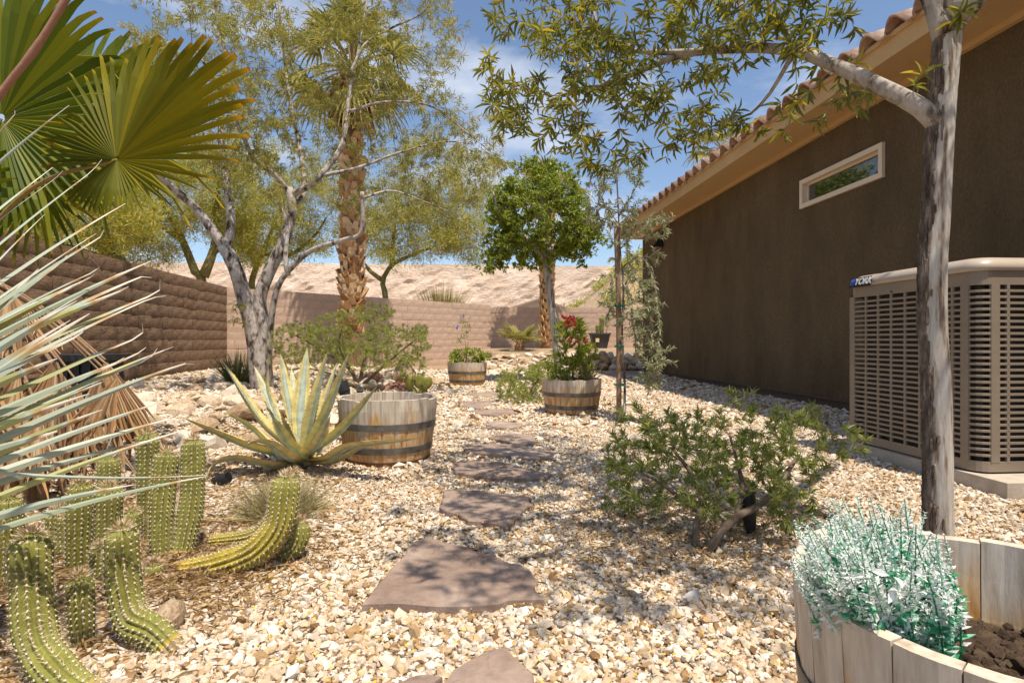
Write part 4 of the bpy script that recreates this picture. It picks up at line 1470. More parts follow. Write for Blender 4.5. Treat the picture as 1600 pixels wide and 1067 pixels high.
def tall_palm(x, y, zb, zt, r0, nfr, R_, label, seed, boots=True, cat='palm', skirt=True, trunk_top=None):
    rg = np.random.default_rng(seed)
    t = thing('tall_palm' if boots else 'palm', label, cat, (x, y, zb))
    c_ = np.array((x, y, 0.0))
    P, R = limb([c_ + (0, 0, zb - .2), c_ + (.03, 0, (zb + zt) / 2), c_ + (0, 0, zt)], r0, r0 * .8, .25)
    part('trunk', MB().tube(P, R * .88, n=14), M['palmtrunk'], t, smooth=True)
    # leaf bases: wedge shaped stubs in a spiral
    bv = np.array([(-.5, 0, 0), (.5, 0, 0), (.34, .55, .55), (-.34, .55, .55), (-.22, .8, 1.0), (.22, .8, 1.0), (-.3, .2, 0.95), (.3, .2, .95), (0, .5, .3)])
    bt = [(0, 8, 3), (0, 1, 8), (1, 2, 8), (8, 2, 3), (3, 2, 5), (3, 5, 4), (4, 5, 7), (4, 7, 6), (0, 3, 6), (3, 4, 6), (1, 7, 2), (2, 7, 5)]
    if boots:
        bm = MB().add(bv, T=bt).mesh('leaf_base')
        bm.materials.append(M['boot'])
        zz = zb + .75
        k = 0
        per = 8
        dz = .135
        H = min(zt - .2, zb + 5.6)
        nmax = 290
        while zz < H and k < nmax:
            a = k * 2.39996
            q = np.interp(zz, [zb, zt], [r0 * .86, r0 * .70])
            o = inst('leaf_base', bm, t, (x + q * math.cos(a), y + q * math.sin(a), zz), (rg.normal(0, .14), rg.normal(0, .22), a - math.pi / 2 + rg.normal(0, .25)))
            o.scale = (.21 * rg.uniform(.75, 1.3), .11 * rg.uniform(.5, 1.7), .21 * rg.uniform(.8, 1.35))
            zz += dz / per
            k += 1
    else:
        mb = MB()
        zz, k = zb, 0
        while zz < zt - .1:
            a = k * 2.39996
            q = r0 * .8
            ca, sa = math.cos(a - math.pi / 2), math.sin(a - math.pi / 2)
            v = bv * np.array((.16, .10, .20)) * rg.uniform(.8, 1.2)
            v = np.stack((v[:, 0] * ca - v[:, 1] * sa, v[:, 0] * sa + v[:, 1] * ca, v[:, 2]), -1) + (x + q * math.cos(a), y + q * math.sin(a), zz)
            mb.add(v, T=bt)
            zz += .026
            k += 1
        part('leaf_bases', mb, M['boot'], t, kind='stuff')
    top = np.array((x, y, zt))
    for i in range(nfr):
        a = i * 2.39996 + rg.normal(0, .2)
        el = math.radians(np.interp(i / nfr, [0, 1], [80, -35])) + rg.normal(0, .1)
        d = np.array((math.cos(a) * math.cos(el), math.sin(a) * math.cos(el), math.sin(el)))
        lp = R_ * rg.uniform(.75, 1.1)
        hub = top + d * lp - Z3 * .1 * lp
        mb = MB()
        md = nrm(d - Z3 * (.45 - .2 * math.sin(el)))
        no = nrm(np.cross(np.cross(md, Z3), md) + rg.normal(0, .2, 3))
        fan(mb, hub, md, no, R_ * .85, 230, 22, .5, rng=rg, tint=(0, .9) if el > -.1 else (.5, 1), droop=.35, tipdry=False)
        f = part('frond', mb, M['frond_far'], t)
        part('petiole', MB().tube(smooth_path([top, (top + hub) / 2 + Z3 * .1, hub], 6), .022, n=5), M['petiole'], f)
    if skirt:
        for i in range(26):
            a = i * 2.39996
            mb = MB()
            zz = zt - rg.uniform(.0, .9)
            hub = np.array((x + math.cos(a) * r0 * 1.1, y + math.sin(a) * r0 * 1.1, zz))
            d = np.array((math.cos(a) * .22, math.sin(a) * .22, -1))
            fan(mb, hub, d, np.array((math.cos(a), math.sin(a), .2)), R_ * .75, 70, 10, .6, fold=.5, rng=rg, tint=(0, .5), droop=.02)
            part('dead_frond', mb, M['frond_dead'], t)
    return t


p = W(550, 490, 14.2)
tall_palm(p[0], 14.2, .15, 7.5, .285, 26, 1.15, 'tall palm with rough brown trunk rising behind the feathery shrub', 31)
p = W(855, 548, 18.9)
tall_palm(p[0], 18.9, zground(p[0], 18.9), 5.6, .25, 16, .9, 'palm with pale knobbly trunk standing behind the round green tree', 32, boots=False, skirt=False)
p = W(1128, 215, 26)
tall_palm(p[0], 26, 0, 9.4, .3, 14, 1.0, 'palm with only its fan crown showing over the house roof', 33, boots=False, skirt=False)
# little palm by the far wall
p = W(812, 553, 17.6)
zb = zground(p[0], 17.6)
lp = thing('small_palm', 'low bushy fan palm in front of the far tan wall', 'palm', (p[0], 17.6, zb))
rg = np.random.default_rng(44)
b0 = np.array((p[0], 17.6, zb))
part('trunk', MB().tube([b0 - Z3 * .1, b0 + Z3 * .14, b0 + Z3 * .22], [.16, .15, .1], n=10, wob=.1), M['palmtrunk'], lp)
for i in range(22):
    a = i * 2.39996
    el = math.radians(rg.uniform(8, 62))
    d = np.array((math.cos(a) * math.cos(el), math.sin(a) * math.cos(el), math.sin(el)))
    hub = b0 + Z3 * .2 + d * rg.uniform(.28, .42)
    mb = MB()
    fan(mb, hub, d, nrm(np.cross(np.cross(d, Z3), d)), .52, 170, 18, .35, rng=rg, tint=(.3, 1), droop=.2, tipdry=False)
    f = part('frond', mb, M['frond_far'], lp)
    part('petiole', MB().tube([b0 + Z3 * .15, hub], .012, n=5), M['petiole'], f)

# ================================================================== sotol: long narrow leaves with curled dry tips
r = np.random.default_rng(51)
SB = np.array((-1.62, 1.42, 0.0))
sot = thing('sotol', 'sotol with long pale narrow leaves and curly dry tips', 'sotol', SB)
part('trunk', MB().tube(smooth_path([SB - Z3 * .05, SB + Z3 * .3, SB + Z3 * .52], 10), np.linspace(.14, .10, 10), n=14, wob=.12), M['palmtrunk'], sot)


def strap(p0, p1, sagv, w, curl, base_t, rng, nseg=16, dry=.25, curl_len=.12):
    t = np.linspace(0, 1, nseg)
    d = p1 - p0
    L = np.linalg.norm(d)
    e = nrm(d)
    side = nrm(np.cross(e, (0, -1, .15)))
    side = nrm(side + rng.normal(0, .45) * np.cross(e, side))
    P = p0 + d * t[:, None] - Z3 * (sagv * L * (t * (1 - t)) * -1.0)[:, None]
    # curled tip
    q = np.clip((t - (1 - curl_len)) / curl_len, 0, 1)
    up = nrm(np.cross(side, e))
    P = P + up * (curl * L * q ** 2)[:, None] - e * (abs(curl) * .7 * L * q ** 3)[:, None]
    width = w * np.minimum(1, 1.35 * (1 - t) ** .75 + .03) * (.75 + .25 * np.minimum(1, t * 6))
    width = np.maximum(width, .0016)
    nf = np.cross(e, side)
    A = P - side * width[:, None] / 2 + nf * width[:, None] * .12
    B_ = P - nf * width[:, None] * .12
    C_ = P + side * width[:, None] / 2 + nf * width[:, None] * .12
    V = np.stack((A, B_, C_), 1).reshape(-1, 3)
    Q = []
    for i in range(nseg - 1):
        Q += [(3 * i, 3 * i + 1, 3 * i + 4, 3 * i + 3), (3 * i + 1, 3 * i + 2, 3 * i + 5, 3 * i + 4)]
    rn = np.where(t < 1 - dry, base_t, np.interp(t, [1 - dry, 1 - dry * .75, 1 - dry * .45, 1], [base_t, .84, .95, 1.0]))
    return MB().add(V, Q=Q, rnd=np.repeat(rn, 3))


O2 = (-185, 640)
TIPS = [  # start px, tip px, tip depth, width, sag, curl
    ((-60, 330), (34, 168), 1.25, .008, .04, .05), ((-70, 350), (108, 165), 1.30, .009, .05, .0), ((-60, 400), (82, 262), 1.5, .009, .0, .0), ((-60, 415), (102, 268), 1.55, .009, .0, .01),
    ((-40, 440), (166, 252), 1.5, .011, .02, .02), ((-60, 500), (196, 318), 1.55, .016, .03, .0), ((-40, 520), (172, 362), 1.45, .018, .05, .03), ((-60, 525), (150, 365), 1.6, .014, .0, .0),
    ((-60, 510), (70, 335), 1.7, .016, .0, .0), ((-60, 540), (176, 412), 1.4, .014, .05, .10), ((-60, 545), (158, 428), 1.5, .013, .05, .08), ((-60, 560), (137, 437), 1.45, .015, .05, .08),
    ((-60, 560), (236, 408), 1.6, .018, .02, .0), ((-60, 570), (240, 424), 1.55, .020, .02, -.03), ((-70, 575), (207, 448), 1.5, .020, .03, .03), ((-50, 585), (190, 425), 1.7, .02, .0, .0),
    ((-60, 600), (272, 448), 1.6, .019, .03, .07), ((-60, 620), (262, 455), 1.75, .015, .03, -.02), ((-60, 625), (150, 512), 1.35, .020, .02, .05), ((-80, 610), (120, 470), 1.3, .026, .0, .0),
    ((-90, 640), (110, 500), 1.25, .030, .0, .0), ((-80, 650), (140, 490), 1.4, .026, .02, .0), ((-70, 660), (246, 515), 1.6, .020, .02, .09), ((-70, 690), (236, 545), 1.55, .019, .03, .03),
    ((-70, 700), (260, 552), 1.65, .018, .04, .05), ((-70, 705), (276, 540), 1.7, .019, .03, .06), ((-70, 725), (312, 560), 1.65, .022, .04, .07), ((-60, 745), (262, 625), 1.5, .018, .02, .02),
    ((-60, 755), (284, 650), 1.6, .021, .02, .0), ((-40, 690), (180, 590), 1.3, .016, .02, .06), ((-80, 680), (200, 560), 1.45, .026, .0, .02), ((-60, 770), (232, 688), 1.7, .018, .03, .0),
    ((-60, 800), (300, 668), 1.55, .016, .03, .0), ((-50, 815), (210, 757), 1.25, .021, .04, .0), ((-40, 705), (322, 742), 1.5, .009, -.16, .0), ((-30, 830), (322, 744), 1.45, .016, .06, .0),
    ((-60, 735), (160, 640), 1.3, .024, .0, .0), ((-80, 640), (90, 560), 1.2, .03, .0, .0), ((-80, 600), (60, 420), 1.35, .022, .0, .0), ((-70, 560), (110, 400), 1.45, .018, .02, .02),
    ((-80, 720), (110, 670), 1.2, .022, .02, .05), ((-80, 700), (140, 615), 1.25, .024, .0, .0),
]
for (a, b, d, w, sg, cu) in TIPS:
    mbx = strap(W(a[0] - 60, a[1] + 25, 1.30), W(*b, d * 1.05), sg + .05, w, cu, r.choice([.5, .58, .62, .55, .28, .45, .1], p=[.2, .25, .2, .15, .1, .05, .05]), r,
                dry=r.uniform(.18, .45), curl_len=r.uniform(.08, .16))
    part('leaf', mbx, M['sotol'], sot)
for i in range(26):                                   # the rest of the rosette, mostly beyond the view
    a = r.uniform(1.9, 6.0)
    el = r.uniform(.0, 1.1)
    d = np.array((math.cos(a) * math.cos(el), -abs(math.sin(a)) * math.cos(el) * .6, math.sin(el)))
    if d[0] > .1:
        d[0] *= -1
    part('leaf', strap(SB + Z3 * .55, SB + Z3 * .55 + d * r.uniform(.6, .9), .1, .02, .05, .55, r), M['sotol'], sot)

# ================================================================== cane of a bare shrub crossing the corner
r = np.random.default_rng(52)
cb = np.array((-1.75, .95, 0.0))
cane = thing('bare_shrub', 'bare reddish cane slanting up across the fan palm', 'shrub', cb)
pts = [cb, W(-420, 730, 1.0), W(-260, 500, 1.03), W(-130, 320, 1.05), W(-60, 230, 1.05), W(10, 135, 1.05), W(60, 70, 1.05), W(112, -20, 1.05), W(150, -130, 1.05)]
P, R = limb(pts, .0085, .0062, .03)
R = R * (1 + .16 * (np.arange(len(R)) % 4 == 0))
part('stem', MB().tube(P, R, n=8), M['cane'], cane, smooth=True)
P2, R2 = limb([pts[1], cb + (-.1, .1, .9), cb + (-.2, .2, 1.6)], .01, .004, .05)
part('stem', MB().tube(P2, R2, n=6), M['cane'], cane, smooth=True)

# ================================================================== columnar cacti
def column(parent, pts, rad, rng, yellow=0.0, ribs=14, topdry=True):
    L = np.sum(np.linalg.norm(np.diff(np.asarray(pts, float), axis=0), axis=1))
    n = max(10, int(L / .013))
    P = smooth_path(pts, n)
    s = np.linspace(0, L, n)
    dome = np.sqrt(np.maximum(0, 1 - np.clip((s - (L - rad * .9)) / (rad * .9), 0, 1) ** 2))
    R = rad * np.minimum(1, .8 + .2 * np.minimum(1, s / (L * .35))) * np.maximum(dome, .05) * (1 + .03 * np.sin(s * 38 + rng.random() * 6))
    T = nrm(np.gradient(P, axis=0))
    N = np.zeros_like(P)
    N[0] = nrm(np.cross(T[0], (.3, .9, .2)))
    for i in range(1, n):
        N[i] = nrm(N[i - 1] - T[i] * np.dot(N[i - 1], T[i]))
    B_ = np.cross(T, N)
    m = ribs * 4
    th = np.arange(m) * 2 * math.pi / m
    prof = np.array([1, .90, .70, .90])[np.arange(m) % 4]
    tw = rng.normal(0, .25) * s / max(L, .2)
    ang = th[None, :] + tw[:, None]
    V = P[:, None, :] + (R[:, None] * prof[None, :])[:, :, None] * (np.cos(ang)[..., None] * N[:, None, :] + np.sin(ang)[..., None] * B_[:, None, :])
    i = np.arange(n - 1)[:, None] * m
    j = np.arange(m)[None, :]
    Q = np.stack((i + j, i + (j + 1) % m, i + m + (j + 1) % m, i + m + j), -1).reshape(-1, 4)
    base = .45 + .12 * (prof - .9)
    rn = np.broadcast_to(base[None, :], (n, m)) + .05 * vnoise(s[:, None] * 20, ang, 1, 3)
    rn = rn + yellow * np.interp(s / L, [0, .15, .55, .85, 1], [.55, .42, .36, .12, 0])[:, None]
    rn = np.where((s / L < .10)[:, None], np.maximum(rn, .85 if yellow else 1.0), rn)
    mb = MB().add(V.reshape(-1, 3), Q=Q, rnd=rn.ravel())
    st = part('stem', mb, M['cactus'], parent, smooth=True)
    # areoles and spines
    mb = MB()
    step = .0165
    ks = np.arange(step * .5, L - .004, step)
    ap, an, at = [], [], []
    for sk in ks:
        f = sk / L * (n - 1)
        q = min(n - 2, int(f))
        u = f - q
        c_, Rr = P[q] * (1 - u) + P[q + 1] * u, R[q] * (1 - u) + R[q + 1] * u
        for rb in range(ribs):
            an_ = 2 * math.pi * rb / ribs + tw[q]
            d = N[q] * math.cos(an_) + B_[q] * math.sin(an_)
            ap.append(c_ + d * Rr * 1.0)
            an.append(nrm(d + T[q] * max(0, (sk - L + rad) / rad)))
            at.append(T[q])
    ap, an, at = np.array(ap), np.array(an), np.array(at)
    k = len(ap)
    e1 = nrm(np.cross(an, at))
    e2 = np.cross(an, e1)
    # woolly areole: a little pyramid
    rr_ = .0031 * rng.uniform(.8, 1.25, (k, 1))
    Vp = np.stack((ap + e1 * rr_, ap + e2 * rr_, ap - e1 * rr_, ap - e2 * rr_, ap + an * rr_ * .9), 1)
    Tp = np.array([(0, 1, 4), (1, 2, 4), (2, 3, 4), (3, 0, 4)])[None] + (np.arange(k) * 5)[:, None, None]
    mb.add(Vp.reshape(-1, 3), T=Tp.reshape(-1, 3), rnd=.75)
    for q in range(7):
        a = q * 6.2832 / 7 + rng.random(k)
        d = an * rng.uniform(.5, 1.2, (k, 1)) + e1 * np.cos(a)[:, None] + e2 * np.sin(a)[:, None]
        leaves(mb, ap, d, an + rng.normal(0, .3, (k, 3)), rng.uniform(.008, .021, k), .0011, 'blade', rng.random(k) * .7)
    if topdry:                                        # brown fuzzy buds at the crown
        kk = 170
        d = nrm(rng.normal(0, 1, (kk, 3)) + T[-1] * .9)
        leaves(mb, P[-1] - T[-1] * rad * .35 + d * rad * .5, d, rng.normal(0, 1, (kk, 3)), rng.uniform(.012, .026, kk), .003, 'blade', rng.uniform(.7, 1, kk))
    part('spines', mb, M['spine'], st)
    return st


def clump(label, cols, seed, cat='cactus'):
    """cols: list of (pixel points bottom to top, depth, radius, yellow)."""
    r = np.random.default_rng(seed)
    base = W(*cols[0][0][0][:2], cols[0][1])
    base[2] = 0
    t = thing('column_cactus', label, cat, base, 'columnar cacti growing before the dead palm fronds')
    for pts, d, rad, yel in cols:
        q = []
        for i, pp in enumerate(pts):
            dd = d if len(pp) == 2 else pp[2]
            q.append(W(pp[0], pp[1], dd))
        q[0][2] = min(q[0][2], -.01) if not yel else q[0][2]
        column(t, q, rad, r, yel)
    return t


clump('stout columnar cactus with a flat brown crown beside its short offset',
      [([(160, 1088, 1.27), (105, 1066, 1.30), (62, 1010, 1.36), (50, 930, 1.39), (48, 832, 1.40)], 1.40, .044, 0), ([(130, 1005), (127, 960), (125, 897)], 1.50, .031, 0)], 61)
clump('columnar cactus whose base curls along the ground', [([(272, 975, 1.47), (243, 990, 1.48), (207, 968, 1.51), (193, 905, 1.53), (190, 822, 1.53)], 1.53, .042, 0)], 62)
clump('trio of tall upright columnar cacti in full sun',
      [([(236, 860), (232, 770), (230, 674)], 2.28, .041, 0), ([(255, 893, 2.1), (253, 800, 2.13), (262, 704, 2.16)], 2.15, .043, 0), ([(282, 880, 2.1), (300, 780, 2.16), (302, 684, 2.18)], 2.16, .043, 0),
       ([(240, 925), (241, 878)], 1.92, .034, 0), ([(268, 930), (266, 905)], 1.86, .026, .5)], 63)
clump('pair of half shaded columnar cacti between the dead fronds and stout cactus',
      [([(122, 905), (124, 830), (126, 752)], 1.98, .041, 0), ([(172, 880), (170, 830), (170, 756)], 2.02, .043, 0), ([(160, 925), (158, 890), (158, 850)], 1.88, .033, 0), ([(105, 900), (104, 850), (104, 800)], 2.10, .036, 0), ([(203, 905), (205, 850), (206, 795)], 2.2, .038, 0)], 64)
clump('columnar cactus in dark shade under the palm fronds', [([(10, 945), (14, 870), (14, 775)], 1.85, .040, 0), ([(88, 885), (88, 840), (88, 795)], 2.1, .034, 0)], 65)
clump('shorter columnar cactus behind the upright trio', [([(170, 800), (170, 760), (170, 712)], 2.55, .045, 0)], 66)
clump('yellowed columnar cactus bent along the ground and rising upright at its tip',
      [([(285, 893, 1.98), (350, 882, 1.96), (405, 858, 1.97), (436, 818, 1.99), (444, 775, 2.0), (448, 742, 2.01)], 2.0, .049, 1.0),
       ([(420, 868, 2.04), (452, 858, 2.06), (466, 838, 2.07), (468, 812, 2.08)], 2.07, .040, .1), ([(330, 848, 2.2), (400, 838, 2.2), (436, 800, 2.18), (458, 736, 2.16)], 2.16, .036, .6)], 67)

# ================================================================== variegated agave
AG = np.array((-1.295, 3.55, 0.0))
ag = thing('agave', 'large yellow edged agave rosette beside the empty barrel', 'agave', AG)
AGL = [  # tip px, tip depth, mid px, mid depth, width
    ((285, 652), 3.15, (390, 697), 3.35, .10), ((346, 562), 3.5, (405, 655), 3.5, .085), ((397, 572), 3.8, (432, 655), 3.65, .07), ((438, 553), 3.7, (452, 640), 3.6, .075),
    ((480, 543), 3.75, (470, 640), 3.62, .082), ((512, 549), 3.5, (492, 635), 3.5, .085), ((527, 566), 3.7, (505, 640), 3.62, .08), ((547, 548), 3.4, (512, 645), 3.45, .075),
    ((591, 602), 3.3, (535, 672), 3.4, .085), ((516, 650), 3.15, (497, 695), 3.3, .07), ((424, 648), 3.2, (446, 690), 3.35, .075), ((500, 585), 3.95, (488, 655), 3.75, .08),
    ((455, 575), 3.95, (465, 655), 3.75, .08), ((415, 640), 3.95, (445, 685), 3.75, .07),
]
r = np.random.default_rng(71)


def agave_leaf(path, w, teeth=True):
    w = w * 1.28
    n = 22
    P = smooth_path(path, n)
    t = np.linspace(0, 1, n)
    T = nrm(np.gradient(P, axis=0))
    out = P.mean(0) - (AG + Z3 * .1)
    wd = w * np.interp(t, [0, .12, .4, .7, .9, 1], [.75, .7, 1, .78, .34, .02])
    side = nrm(np.cross(T, Z3 * .9 - nrm(np.array((out[0], out[1], 0))) * .5))
    nf = np.cross(side, T)
    nf *= np.where(np.sum(nf * (Z3 * .7 - nrm(out) * .6), axis=1, keepdims=True) < 0, -1, 1)
    cols = [(-1, .20, 1), (-.62, .06, .72), (0, 0, .1), (.62, .06, .72), (1, .20, 1)]
    V, A = [], []
    for a, up, e in cols:
        V.append(P + side * (wd * a / 2)[:, None] + nf * (wd * up)[:, None])
        A.append(np.stack((np.full(n, e * .72 + .05), t, t * 0 + .5), -1))
    # thickness: a keel under the middle
    V.append(P - nf * (wd * .16)[:, None])
    A.append(np.stack((np.full(n, .25), t, t * 0), -1))
    V = np.stack(V, 1).reshape(-1, 3)
    A = np.stack(A, 1).reshape(-1, 3)
    i = np.arange(n - 1) * 6
    Q = [np.stack((i + k, i + k + 1, i + 7 + k, i + 6 + k), -1) for k in range(4)]
    Q += [np.stack((i + 5, i, i + 6, i + 11), -1), np.stack((i + 4, i + 5, i + 11, i + 10), -1)]
    mb = MB().add(V, Q=np.vstack(Q), tc=A)
    if teeth:
        for sgn in (-1, 1):
            ks = np.linspace(.08, .86, 26)
            for tk in ks:
                f = tk * (n - 1)
                q = min(n - 2, int(f))
                e = P[q] + (P[q + 1] - P[q]) * (f - q) + side[q] * wd[q] * sgn / 2 + nf[q] * wd[q] * .2
                s_ = w * .07 * r.uniform(.7, 1.3)
                mb.add([e - T[q] * s_, e + T[q] * s_, e + side[q] * sgn * s_ * 1.1 + T[q] * s_ * .3], T=[(0, 1, 2)], tc=[(.95, tk, 0)] * 3)
    return mb


for tp, td, mp_, md, w in AGL:
    b = AG + np.array((r.normal(0, .02), r.normal(0, .02), .03))
    b2 = b + nrm(W(*mp_, md) - b) * .1 + Z3 * .02
    part('leaf', agave_leaf([b, b2, W(*mp_, md), W(*tp, td)], w), M['agave'], ag)
# leaves that bend over
for path, w in (([AG + Z3 * .04, W(440, 712, 3.4), W(398, 672, 3.4), W(362, 650, 3.35), W(344, 657, 3.3)], .085),
                ([AG + Z3 * .04, W(430, 728, 3.35), W(375, 716, 3.25), W(340, 722, 3.2), W(318, 748, 3.15)], .085),
                ([AG + Z3 * .04, W(515, 715, 3.35), W(545, 698, 3.28), W(590, 692, 3.2), W(630, 688, 3.15), W(656, 684, 3.12)], .085),
                ([AG + Z3 * .04, W(520, 722, 3.4), W(560, 702, 3.45), W(585, 698, 3.45)], .07),
                ([AG + Z3 * .04, W(452, 716, 3.3), W(420, 694, 3.15), W(396, 690, 3.05), W(376, 704, 3.0)], .08),
                ([AG + Z3 * .04, W(500, 705, 3.7), W(530, 668, 3.8), W(560, 655, 3.85), W(585, 668, 3.9)], .08),
                ([AG + Z3 * .04, W(448, 690, 3.55), W(428, 640, 3.6), W(416, 600, 3.6), W(419, 566, 3.6)], .05)):
    part('leaf', agave_leaf(path, w), M['agave'], ag)

# ================================================================== trees
def leaf_points(paths, rng, step=.05, f0=.25, end=True):
    P, T = [], []
    for p, rad in paths:
        seg = np.linalg.norm(np.diff(p, axis=0), axis=1)
        cum = np.concatenate(([0], np.cumsum(seg)))
        L = cum[-1]
        ss = np.arange(L * f0, L, step) + rng.uniform(-.3, .3) * step
        if end:
            ss = np.append(ss, L * .999)
        for s in ss:
            s = min(max(s, 0), L * .999)
            i = min(len(seg) - 1, int(np.searchsorted(cum, s, side='right') - 1))
            u = (s - cum[i]) / max(seg[i], 1e-6)
            P.append(p[i] * (1 - u) + p[i + 1] * u)
            T.append(nrm(p[i + 1] - p[i]))
    return np.array(P), np.array(T)


def pxlimb(pts, r0, r1, step=.1):
    return limb([W(*q) for q in pts], r0, r1, step)


# ---- tree beside the air conditioner, its branch arching over the garden
rA = np.random.default_rng(81)
TB = W(1468, 852, 2.2)
TB[2] = 0
treeA = thing('shade_tree', 'slim tree with peeling pale bark before the air conditioner, one branch arching over the path', 'tree', TB)
tr = limb([TB + (0.0, 0, -.08), TB + (0, 0, .06), W(1466, 640, 2.2), W(1458, 460, 2.2), W(1466, 300, 2.2), W(1474, 160, 2.2), W(1486, 20, 2.2)], .046, .041, .025)
mb = MB().tube(tr[0], tr[1], n=40, wob=.055, seed=4)
part('trunk', mb, M['bark_pale'], treeA, smooth=True)
# dark plates of old bark still clinging to one side
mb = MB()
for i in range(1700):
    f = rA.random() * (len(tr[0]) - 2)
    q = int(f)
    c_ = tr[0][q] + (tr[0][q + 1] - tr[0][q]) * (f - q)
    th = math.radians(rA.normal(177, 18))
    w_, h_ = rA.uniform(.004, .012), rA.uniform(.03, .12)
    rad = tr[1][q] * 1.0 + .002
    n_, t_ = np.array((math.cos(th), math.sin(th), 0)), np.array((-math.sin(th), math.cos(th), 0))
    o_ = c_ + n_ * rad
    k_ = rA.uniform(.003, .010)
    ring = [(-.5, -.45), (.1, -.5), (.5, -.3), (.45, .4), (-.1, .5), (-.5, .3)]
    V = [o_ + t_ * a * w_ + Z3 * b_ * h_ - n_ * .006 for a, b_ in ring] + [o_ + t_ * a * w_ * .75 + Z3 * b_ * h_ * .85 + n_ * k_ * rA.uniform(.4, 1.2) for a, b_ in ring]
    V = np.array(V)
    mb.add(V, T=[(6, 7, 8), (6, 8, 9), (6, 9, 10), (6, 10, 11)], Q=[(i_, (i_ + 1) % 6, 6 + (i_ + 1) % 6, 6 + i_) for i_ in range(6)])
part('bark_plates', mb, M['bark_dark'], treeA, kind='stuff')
limbsA = [tr]
br = pxlimb([(1470, 200, 2.2), (1440, 170, 2.21), (1385, 140, 2.28), (1310, 105, 2.42), (1240, 80, 2.55), (1160, 76, 2.7), (1060, 88, 2.9), (960, 128, 3.1), (880, 150, 3.25)], .037, .009, .05)
br2 = pxlimb([(1120, 78, 2.78), (1050, 82, 2.8), (985, 78, 2.9), (940, 52, 3.0), (925, 10, 3.1)], .017, .006, .05)
br3 = pxlimb([(1160, 76, 2.7), (1158, 30, 2.72), (1156, -60, 2.8), (1120, -190, 2.9), (1050, -300, 3.0)], .018, .008, .06)
br4 = pxlimb([(1480, 60, 2.2), (1455, -20, 2.25), (1390, -150, 2.35), (1280, -260, 2.5), (1150, -360, 2.7)], .05, .014, .06)
br5 = pxlimb([(1488, 30, 2.2), (1530, -20, 2.15), (1590, -120, 2.2), (1680, -260, 2.35), (1780, -420, 2.5)], .055, .014, .06)
br6 = pxlimb([(1486, 20, 2.2), (1490, -100, 2.25), (1470, -260, 2.5), (1440, -450, 2.9)], .05, .014, .06)
br7 = pxlimb([(1240, 80, 2.55), (1225, 110, 2.6), (1200, 150, 2.7), (1170, 180, 2.8), (1140, 185, 2.9)], .012, .004, .05)
br8 = limb([W(1455, -20, 2.25), np.array((1.25, 1.95, 2.75)), np.array((.75, 1.6, 3.0)), np.array((.25, 1.35, 3.05))], .03, .008, .06)
big = [br, br2, br3, br4, br5, br6, br7, br8]
limbsA += big
mb = MB()
for q, (P, R) in enumerate(big):
    mb.tube(P, R, n=14, wob=.05, seed=q)
part('branches', mb, M['bark_grey'], treeA, smooth=True)


def pxcloud(rng, n, cx, cy, sx, sy, d0, d1):
    out = []
    while len(out) < n:
        a, b = rng.uniform(-1, 1, 2)
        if a * a + b * b < 1:
            out.append(W(cx + a * sx, cy + b * sy, rng.uniform(d0, d1)))
    return out


tg = []
tg += pxcloud(rA, 80, 880, 120, 125, 110, 2.5, 3.4)
tg += pxcloud(rA, 16, 800, 150, 55, 70, 2.7, 3.4)
tg += pxcloud(rA, 14, 830, 20, 70, 40, 2.6, 3.4)
tg += [np.array((rA.uniform(.05, 1.3), rA.uniform(.95, 2.1), rA.uniform(2.35, 3.3))) for _ in range(80)]
tg += [np.array((rA.uniform(.35, 1.9), rA.uniform(.7, 2.35), rA.uniform(2.5, 3.5))) for _ in range(260)]
tg += [np.array((rA.uniform(.8, 2.1), rA.uniform(.6, 1.9), rA.uniform(2.5, 3.4))) for _ in range(100)]
tg += pxcloud(rA, 70, 1000, 60, 150, 90, 2.4, 3.4)
tg += pxcloud(rA, 34, 1020, 160, 130, 90, 2.5, 3.2)
tg += pxcloud(rA, 10, 1120, 170, 110, 80, 2.5, 3.1)
tg += pxcloud(rA, 50, 1170, 30, 130, 70, 2.3, 2.9)
tg += pxcloud(rA, 14, 1250, 30, 90, 60, 2.3, 2.8)
tg += pxcloud(rA, 8, 905, 240, 60, 40, 2.8, 3.3)
tg += pxcloud(rA, 4, 1010, 235, 40, 40, 2.7, 3.1)
tg += pxcloud(rA, 6, 1290, 140, 60, 60, 2.4, 2.7)
tg += pxcloud(rA, 40, 900, -60, 180, 70, 2.5, 3.6)
tg += pxcloud(rA, 60, 1150, -170, 300, 120, 2.2, 3.6)
tg += pxcloud(rA, 60, 1450, -300, 300, 160, 2.2, 3.2)
tg += pxcloud(rA, 40, 1000, -330, 260, 120, 2.6, 3.8)
tg = np.array(tg)
tw = grow(limbsA[1:], tg, rA, seg=.06, rtip=.0016, rk=.009, rmax=.012, jit=.012, upb=-.1, start=6)
# a few short shoots off the bare part of the arch and trunk
sh = np.array([W(1335, 100, 2.42), W(1225, 205, 2.45), W(1345, 165, 2.35), W(1438, 118, 2.17), W(1500, 20, 2.1), W(1215, 165, 2.6), W(1260, 150, 2.5)])
tw += grow([br, tr], sh, rA, seg=.05, rtip=.0014, rk=.007, rmax=.006, jit=.008, start=3)
mb = MB()
tubes(mb, tw, 5)
part('twigs', mb, M['twig'], treeA, kind='stuff')
P, T = leaf_points(tw, rA, step=.075, f0=.35)
mb = MB()
whorls(mb, P, nrm(T - Z3 * .3), rA, k=(4, 8), L=(.045, .085), wr=.18, spread=1.15, droop=.22, shape='lance')
part('crown', mb, M['leaf_sumac'], treeA)
print('tree A leaves pts', len(P))

